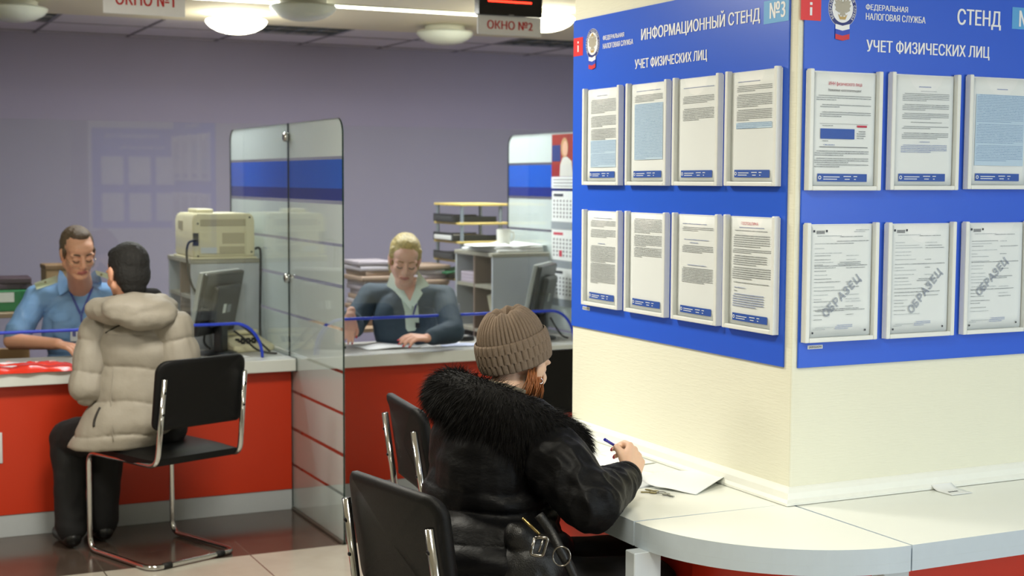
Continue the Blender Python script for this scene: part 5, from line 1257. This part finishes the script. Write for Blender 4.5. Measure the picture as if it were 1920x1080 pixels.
    for nm, S, E, Wr in (('sleeve', SL, EL, WL), ('sleeve', SR, ER, WR)):
        b = Blob(); b.chain([S+Vector((0, 0, -.015)), S.lerp(E, .5), E, E.lerp(Wr, .85)], [.078, .080, .076, .055]); m_ = b.mesh('sleeve', .006, 3); ax = (E-S).normalized(); L = (E-S).length
        def pf(co, no, S=S, ax=ax):
            t = (co-S).dot(ax) + .012*noise.noise(co*9); ph = (t+.05)/.125; p = abs(math.sin(PI*ph))**.4; w = noise.noise(Vector((co.x*30, co.y*30, co.z*12)))
            return co + no*(.014*p - .009 + .007*w*(1.3-p) + .005*noise.noise(co*14))
        displace(m_, pf); put(nm, m_, beige_j, o)
    b = Blob(); hc = atz(262, 582, 5.90); b.ball(hc, (.155, .085, .072), Euler((.3, .10, .0)).to_matrix()); b.cap(hc+Vector((-.10, .05, .0)), .062, hc+Vector((-.155, .12, -.0)), .045); b.cap(hc+Vector((.09, .04, .005)), .06, hc+Vector((.135, .10, -.0)), .045); b.ball(hc+Vector((.02, -.03, -.025)), (.12, .06, .055))
    put('hood', b.mesh('hood', .006, 4, None, wrinkle(.007, 11, 8, (1, 1, 1.5))), beige_j, o)
    b = Blob(); b.chain([neck+Vector((-.10, .06, -.01)), neck+Vector((-.085, -.03, .02)), neck+Vector((0, -.075, .052)), neck+Vector((.085, -.04, .048)), neck+Vector((.10, .05, .02))], [.035, .038, .038, .038, .032]); put('inner_collar', b.mesh('inner_collar', .005, 4), fleece, o)
    # piping, pocket zip and centre seam lie on the jacket surface
    from mathutils.bvhtree import BVHTree
    bv = BVHTree.FromPolygons([v.co for v in jk.data.vertices], [tuple(p.vertices) for p in jk.data.polygons])
    def onto(px, py):
        d = (atz(px, py, 1)-EYE).normalized(); h = bv.ray_cast(EYE, d); return h[0]-d*.002 if h[0] is not None else None
    def seam(name, pts, r, m):
        P_ = [onto(*p) for p in pts]; P_ = [p for p in P_ if p is not None]
        if len(P_) > 1: MB().tube(spline(P_, 4), r, 6).build(name, m, jk, True)
    seam('piping', [(198, 624), (212, 616), (228, 608), (243, 600)], .0028, seam_m); seam('piping', [(333, 590), (340, 594), (346, 602)], .0028, seam_m)
    seam('pocket_zip', [(188, 764), (181, 778), (177, 790), (176, 800)], .006, seam_m)
    seam('back_seam', [(212, 690), (209, 720), (208, 760), (210, 800), (212, 828)], .002, beige_j)
visitor()

# ---------------------------------------------------------------- the woman in the black coat with the fur collar
coat_m = mat('coat_black', (8, 8, 10), .50, spec=.16, noise_amt=.1, noise_scale=20, bump=.3, bump_scale=70, stretch=(1, 1, 2)); fur_m = mat('fur_dark', (11, 9, 8), .75, spec=.2, noise_amt=.5, noise_scale=60); knit = mat('knit_taupe', (132, 114, 97), .95, noise_amt=.3, noise_scale=330, bump=.9, bump_scale=700); hair_r = mat('hair_auburn', (150, 88, 44), .5)
def woman():
    hd = Vector((1.705, 3.485, 1.10)); MH = frame(hd, (.84, .52, -.20), (.2, 0, .98)) @ Matrix.Scale(.98, 4); B = Blob()
    SR, SL = Vector((1.63, 3.262, .955)), Vector((1.62, 3.60, .965)); neck = Vector((1.635, 3.45, 1.0))
    head_blob(B, MH, neck, .97, .05)
    ER, WR = Vector((1.70, 3.06, .80)), Vector((1.94, 3.27, .815)); EL, WL = Vector((1.72, 3.78, .80)), Vector((1.86, 3.70, .79))
    hip = Vector((1.53, 3.28, .55)); ch = Vector((1.60, 3.42, .84))
    B.ball(ch, (.10, .15, .18)); B.chain([ch, hip], [.12, .14]); B.chain([SL, SR], [.045, .045]); B.chain([SR, ER, WR], [.042, .038, .026]); B.chain([SL, EL, WL], [.042, .038, .026])
    HM = frame(WR, (.50, .62, .42), (.62, -.45, .55))
    tips = hand_blob(B, HM, -1, (.72, .82, .95, 1.05), .6, (.55, .75), 1.0); hand_blob(B, frame(WL, (.8, -.5, .0), (0, 0, 1)), 1)
    KR, KL = Vector((1.93, 3.16, .535)), Vector((1.95, 3.36, .545))
    for K, s_ in ((KR, -1), (KL, 1)): B.chain([hip+Vector((0, s_*.09, -.01)), K, K+Vector((.02, 0, -.45))], [.085, .062, .045])
    o = put('person', B.mesh('person', .0042, 3), mat('skin_warm', (226, 186, 158), .5, noise_amt=.05, noise_scale=60, sss=.15), None, [lip_m, trous_b]); paint(o, lambda c: 2 if c.z < .68 and c.x < 2.1 and c.y < 3.9 else 0)
    tag(o, 'seated woman in a brown knit hat and black fur-collared coat writing at the curved table', 'person')
    nails(o, tips, nail_m, .0058)
    # stockinged legs
    b = Blob()
    for K, s_ in ((KR, -1), (KL, 1)): b.chain([hip+Vector((0, s_*.09, -.0)), K, K+Vector((.02, 0, -.44))], [.10, .078, .06]); b.cap(K+Vector((.02, 0, -.49)), .035, K+Vector((.15, 0, -.497)), .03)
    put('trousers', b.mesh('trousers', .007, 4, None, wrinkle(.004, 10, 5)), trous_b, o)
    # coat
    b = Blob(); b.ball(ch+Vector((-.0, 0, .04)), (.165, .22, .17)); b.ball(ch+Vector((-.02, -.02, -.10)), (.175, .215, .18)); b.ball(Vector((1.55, 3.31, .62)), (.205, .215, .15)); b.ball(Vector((1.53, 3.29, .53)), (.22, .22, .09)); b.cap(SL, .085, SR, .085); b.ball(ch+Vector((-.05, -.06, -.02)), (.13, .16, .2))
    cm = b.mesh('coat', .006, 4)
    def quilt(co, no):
        z = co.z + .02*noise.noise(co*5); k = (z-.44)/.062; p = abs(math.sin(PI*k))**.5 if z < .80 else .6
        w = noise.noise(Vector((co.x*13, co.y*13, co.z*22)))
        w2 = (1-abs(noise.noise(Vector((co.x*6+co.z*5, co.y*6, co.z*9)))*2.2))
        return co + no*(.013*p - .008 + .006*w + .005*w2)
    displace(cm, quilt); ct = put('coat', cm, coat_m, o)
    for S, E, Wr in ((SR, ER, WR), (SL, EL, WL)):
        b = Blob(); b.chain([S+Vector((0, .01, -.02)), S.lerp(E, .55), E, E.lerp(Wr, .45), E.lerp(Wr, .80)], [.088, .086, .074, .060, .043]); m_ = b.mesh('sleeve', .005, 4); ax = (Wr-E).normalized()
        def pf(co, no, E=E, ax=ax):
            t = (co-E).dot(ax); q = co*1.; f = 1-abs(noise.noise(Vector((t*13+co.z*9, co.x*15, co.y*15)))*2)
            return co + no*(.009*f - .004 + .004*noise.noise(co*28))
        displace(m_, pf); sl = put('sleeve', m_, coat_m, o)
        cf = E.lerp(Wr, .845); MB().lathe([(.038, -.016), (.044, -.012), (.0445, .004), (.040, .010), (.032, .008)], 28, frame(cf, ax.orthogonal(), ax)).build('cuff', coat_m, sl, True)
    # fur collar: a thick ring round neck and shoulders, higher at the back
    C0 = Vector((1.635, 3.415, .955)); ring = []; N_ = 36
    for i in range(N_):
        a = 2*PI*i/N_; ring.append((C0 + Vector((.145*math.cos(a), .185*math.sin(a), -.075*math.cos(a) + .005)), .074 + .006*max(0, -math.sin(a))))
    b = Blob()
    for (p, r), (q, r2) in zip(ring, ring[1:]+ring[:1]): b.cap(p, r*.86, q, r2*.86, 1, n=12)
    for k_ in range(20, 36):   # the folded fur hangs lower over the near shoulder and the back
        b.cap(ring[k_][0]+Vector((0, 0, -.055)), .058, ring[(k_+1) % N_][0]+Vector((0, 0, -.055)), .058, 1, n=12)
    cm = b.mesh('fur_collar', .008, 3); co_ = put('fur_collar', cm, fur_m, o)
    rnd = random.Random(4); tri = [(p.center.copy(), p.normal.copy(), p.area) for p in cm.polygons]; tot = sum(t[2] for t in tri); NS = 34000
    vs, fs = [], []
    for c, n, ar in tri:
        k = ar/tot*NS; k = int(k) + (rnd.random() < k-int(k))
        for _ in range(k):
            j = Vector((rnd.uniform(-1, 1), rnd.uniform(-1, 1), rnd.uniform(-1, 1)))
            away = (c-C0); away.z *= .4; away.normalize()
            d = (n*.55 + away*.30 + Vector((0, 0, -.60)) + j*.36 + Vector((1, 1, 1))*.25*noise.noise(c*22)).normalized(); L = rnd.uniform(.016, .044); p = c + j*.004 - n*.004; w = d.cross(j).normalized()*.00075
            g = Vector((0, 0, -1))*L*.28; q1 = p + d*L*.5 + g*.15; q2 = p + d*L + g*.8; b0 = len(vs)
            if True: vs += [p-w, p+w, q1+w*.7, q1-w*.7, q2]; fs += [(b0, b0+1, b0+2, b0+3), (b0+3, b0+2, b0+4)]
    me = bpy.data.meshes.new('fur_pile'); me.from_pydata([tuple(v) for v in vs], [], fs); me.materials.append(fur_m); f_ = link('fur_pile', me, co_, True); f_['kind'] = 'stuff'
    # hood lining edge behind the hat
    b = MB(); b.tube(spline([MH @ Vector(q) for q in ((.085, -.075, -.075), (.05, -.105, -.07), (0, -.115, -.068), (-.06, -.10, -.07))], 6), .009, 8); b.build('hood_edge', mat('lining_taupe', (112, 104, 88), .8), o, True)
    # auburn hair under the hat, earring
    b = MB(); rr = random.Random(8)
    for i in range(90):
        s_ = 1; a0 = Vector((s_*rr.uniform(.066, .077), rr.uniform(-.055, .016), rr.uniform(-.03, .0))); a1 = a0 + Vector((s_*rr.uniform(-.008, .006), rr.uniform(-.02, .02), -rr.uniform(.05, .09)))
        b.tube([MH @ a0, MH @ (a0.lerp(a1, .5)+Vector((s_*.006, 0, 0))), MH @ a1], [.0016, .0016, .0006], 4)
    b.build('hair', hair_r, o, True)
    e0 = MH @ Vector((.081, -.002, -.030)); g = MB(); g.tube([e0+Vector((.006*math.cos(a), -.002, .007*math.sin(a)-.006)) for a in [2*PI*i/14 for i in range(14)]], .0013, 5, closed=True); g.build('earring', mat('earring_silver', (220, 220, 224), .2, metal=1), o, True)
    # knitted hat: turned-up ribbed cuff and a gathered crown
    ax = Vector((-.27, -.02, .96)); HT = frame(hd + Vector((-.012, -.004, .012)), (.95, .28, .26), ax)   # y = front, z = hat axis
    def cuff(u, v):
        a = 2*PI*u; z = -.012 + .080*v; rib = abs(math.sin(a*18 + (PI/2 if int(v*2.999) % 2 else 0)))**.4; e = math.sin(PI*min(1, max(0, v)))**.35
        r = 1 + .075*rib*e + .02*e
        return HT @ Vector((.0895*r*math.cos(a), .1015*r*math.sin(a), z + .003*rib*(v-.5)))
    b = MB(); b.grid(cuff, 576, 36, True); b.grid(lambda u, v: HT @ Vector((.082*math.cos(2*PI*u), .094*math.sin(2*PI*u), -.011+.084*v)), 104, 6, True)
    ht = b.build('knit_hat', knit, o, True)
    def crown(u, v):
        a = 2*PI*u; t = v*PI/2; rr_ = math.cos(t)**.80 if v < .999 else 0; gather = max(0, v-.35)/.65
        pl = math.cos(a*7+.6)*.12*gather + abs(math.sin(a*24))**.4*.09*(1-gather*.5)
        r = rr_*(1+pl); dip = -.040*max(0, (v-.66)/.34)**2
        z = .052 + .098*math.sin(t)**1.0 + dip + .006*math.cos(a*8+.6)*gather
        return HT @ Vector((.0795*r*math.cos(a), .0915*r*math.sin(a), z))
    b = MB(); b.grid(crown, 576, 44, True); bmesh.ops.remove_doubles(b.bm, verts=b.bm.verts[:], dist=1e-5); b.build('crown', knit, ht, True)
    # pen in the hand
    tip = (tips[0][0]+tips[4][0])/2; d = (FW*.72 + RT*.52 - UP*.36).normalized(); tip = tip - FW*.004 + UP*.006; pp = thing('ballpoint_pen', 'blue ballpoint pen held in the writing hand', 'pen', tip)
    b = MB(); b.cyl(-d*.055, d*.040, .0042, n=12); b.build('barrel', mat('pen_blue', (40, 46, 170), .25), pp, 40); b = MB(); b.cyl(d*.0402, d*.056, .004, .0008, 12); b.build('tip', key_s, pp, 40)
    b = MB(); b.cyl(-d*.066, -d*.0552, .0046, n=12); b.build('cap', mat('pen_blue', (40, 46, 170), .25), pp, 40)
    # handbag at her side with buckles
    bgp = atz(1000, 1030, 3.52); hb = thing('handbag', 'black handbag with chrome buckle and ring at the hip of the woman in fur', 'bag', bgp)
    b = Blob(); b.ball((.02, .05, -.06), (.10, .085, .085)); b.cap((-.03, .03, .03), .035, (.06, .03, -.03), .035); hm = b.mesh('body', .006, 3, None, wrinkle(.006, 14, 3)); put('body', hm, mat('bag_leather', (14, 14, 15), .4, bump=.3, bump_scale=300), hb)
    vd = FW.copy()
    def on(px, py, k): return atz(px, py, k)-bgp
    chr_ = mat('buckle_metal', (140, 136, 130), .2, metal=1)
    b = MB(); b.tube(fillet([on(1003, 1008, 3.42), on(1028, 1008, 3.42), on(1018, 1043, 3.42), on(995, 1040, 3.42), on(1003, 1008, 3.42)], .008, 3), .0045, 8); b.tube([on(1018, 1012, 3.42), on(1010, 1036, 3.42)], .003, 6); b.build('buckle', chr_, hb, True)
    c_ = on(1053, 1043, 3.42); b = MB(); b.tube([c_ + RT*.021*math.cos(a) + UP*.023*math.sin(a) for a in [2*PI*i/28 for i in range(28)]], .0022, 6, closed=True); b.build('ring', chr_, hb, True)
    b = MB(); b.tube(spline([on(980, 972, 3.44), on(995, 986, 3.43), on(1012, 1002, 3.43)], 5), .004, 8); b.build('zip', mat('zip_brass', (150, 130, 84), .3, metal=1), hb, True)
    b = MB(); b.tube(spline([on(1010, 965, 3.46), on(1035, 1000, 3.45), on(1050, 1030, 3.43), on(1068, 1062, 3.44), on(1080, 1090, 3.45)], 6), .013, 8); b.build('strap', mat('bag_leather', (14, 14, 15), .4), hb, True)
woman()
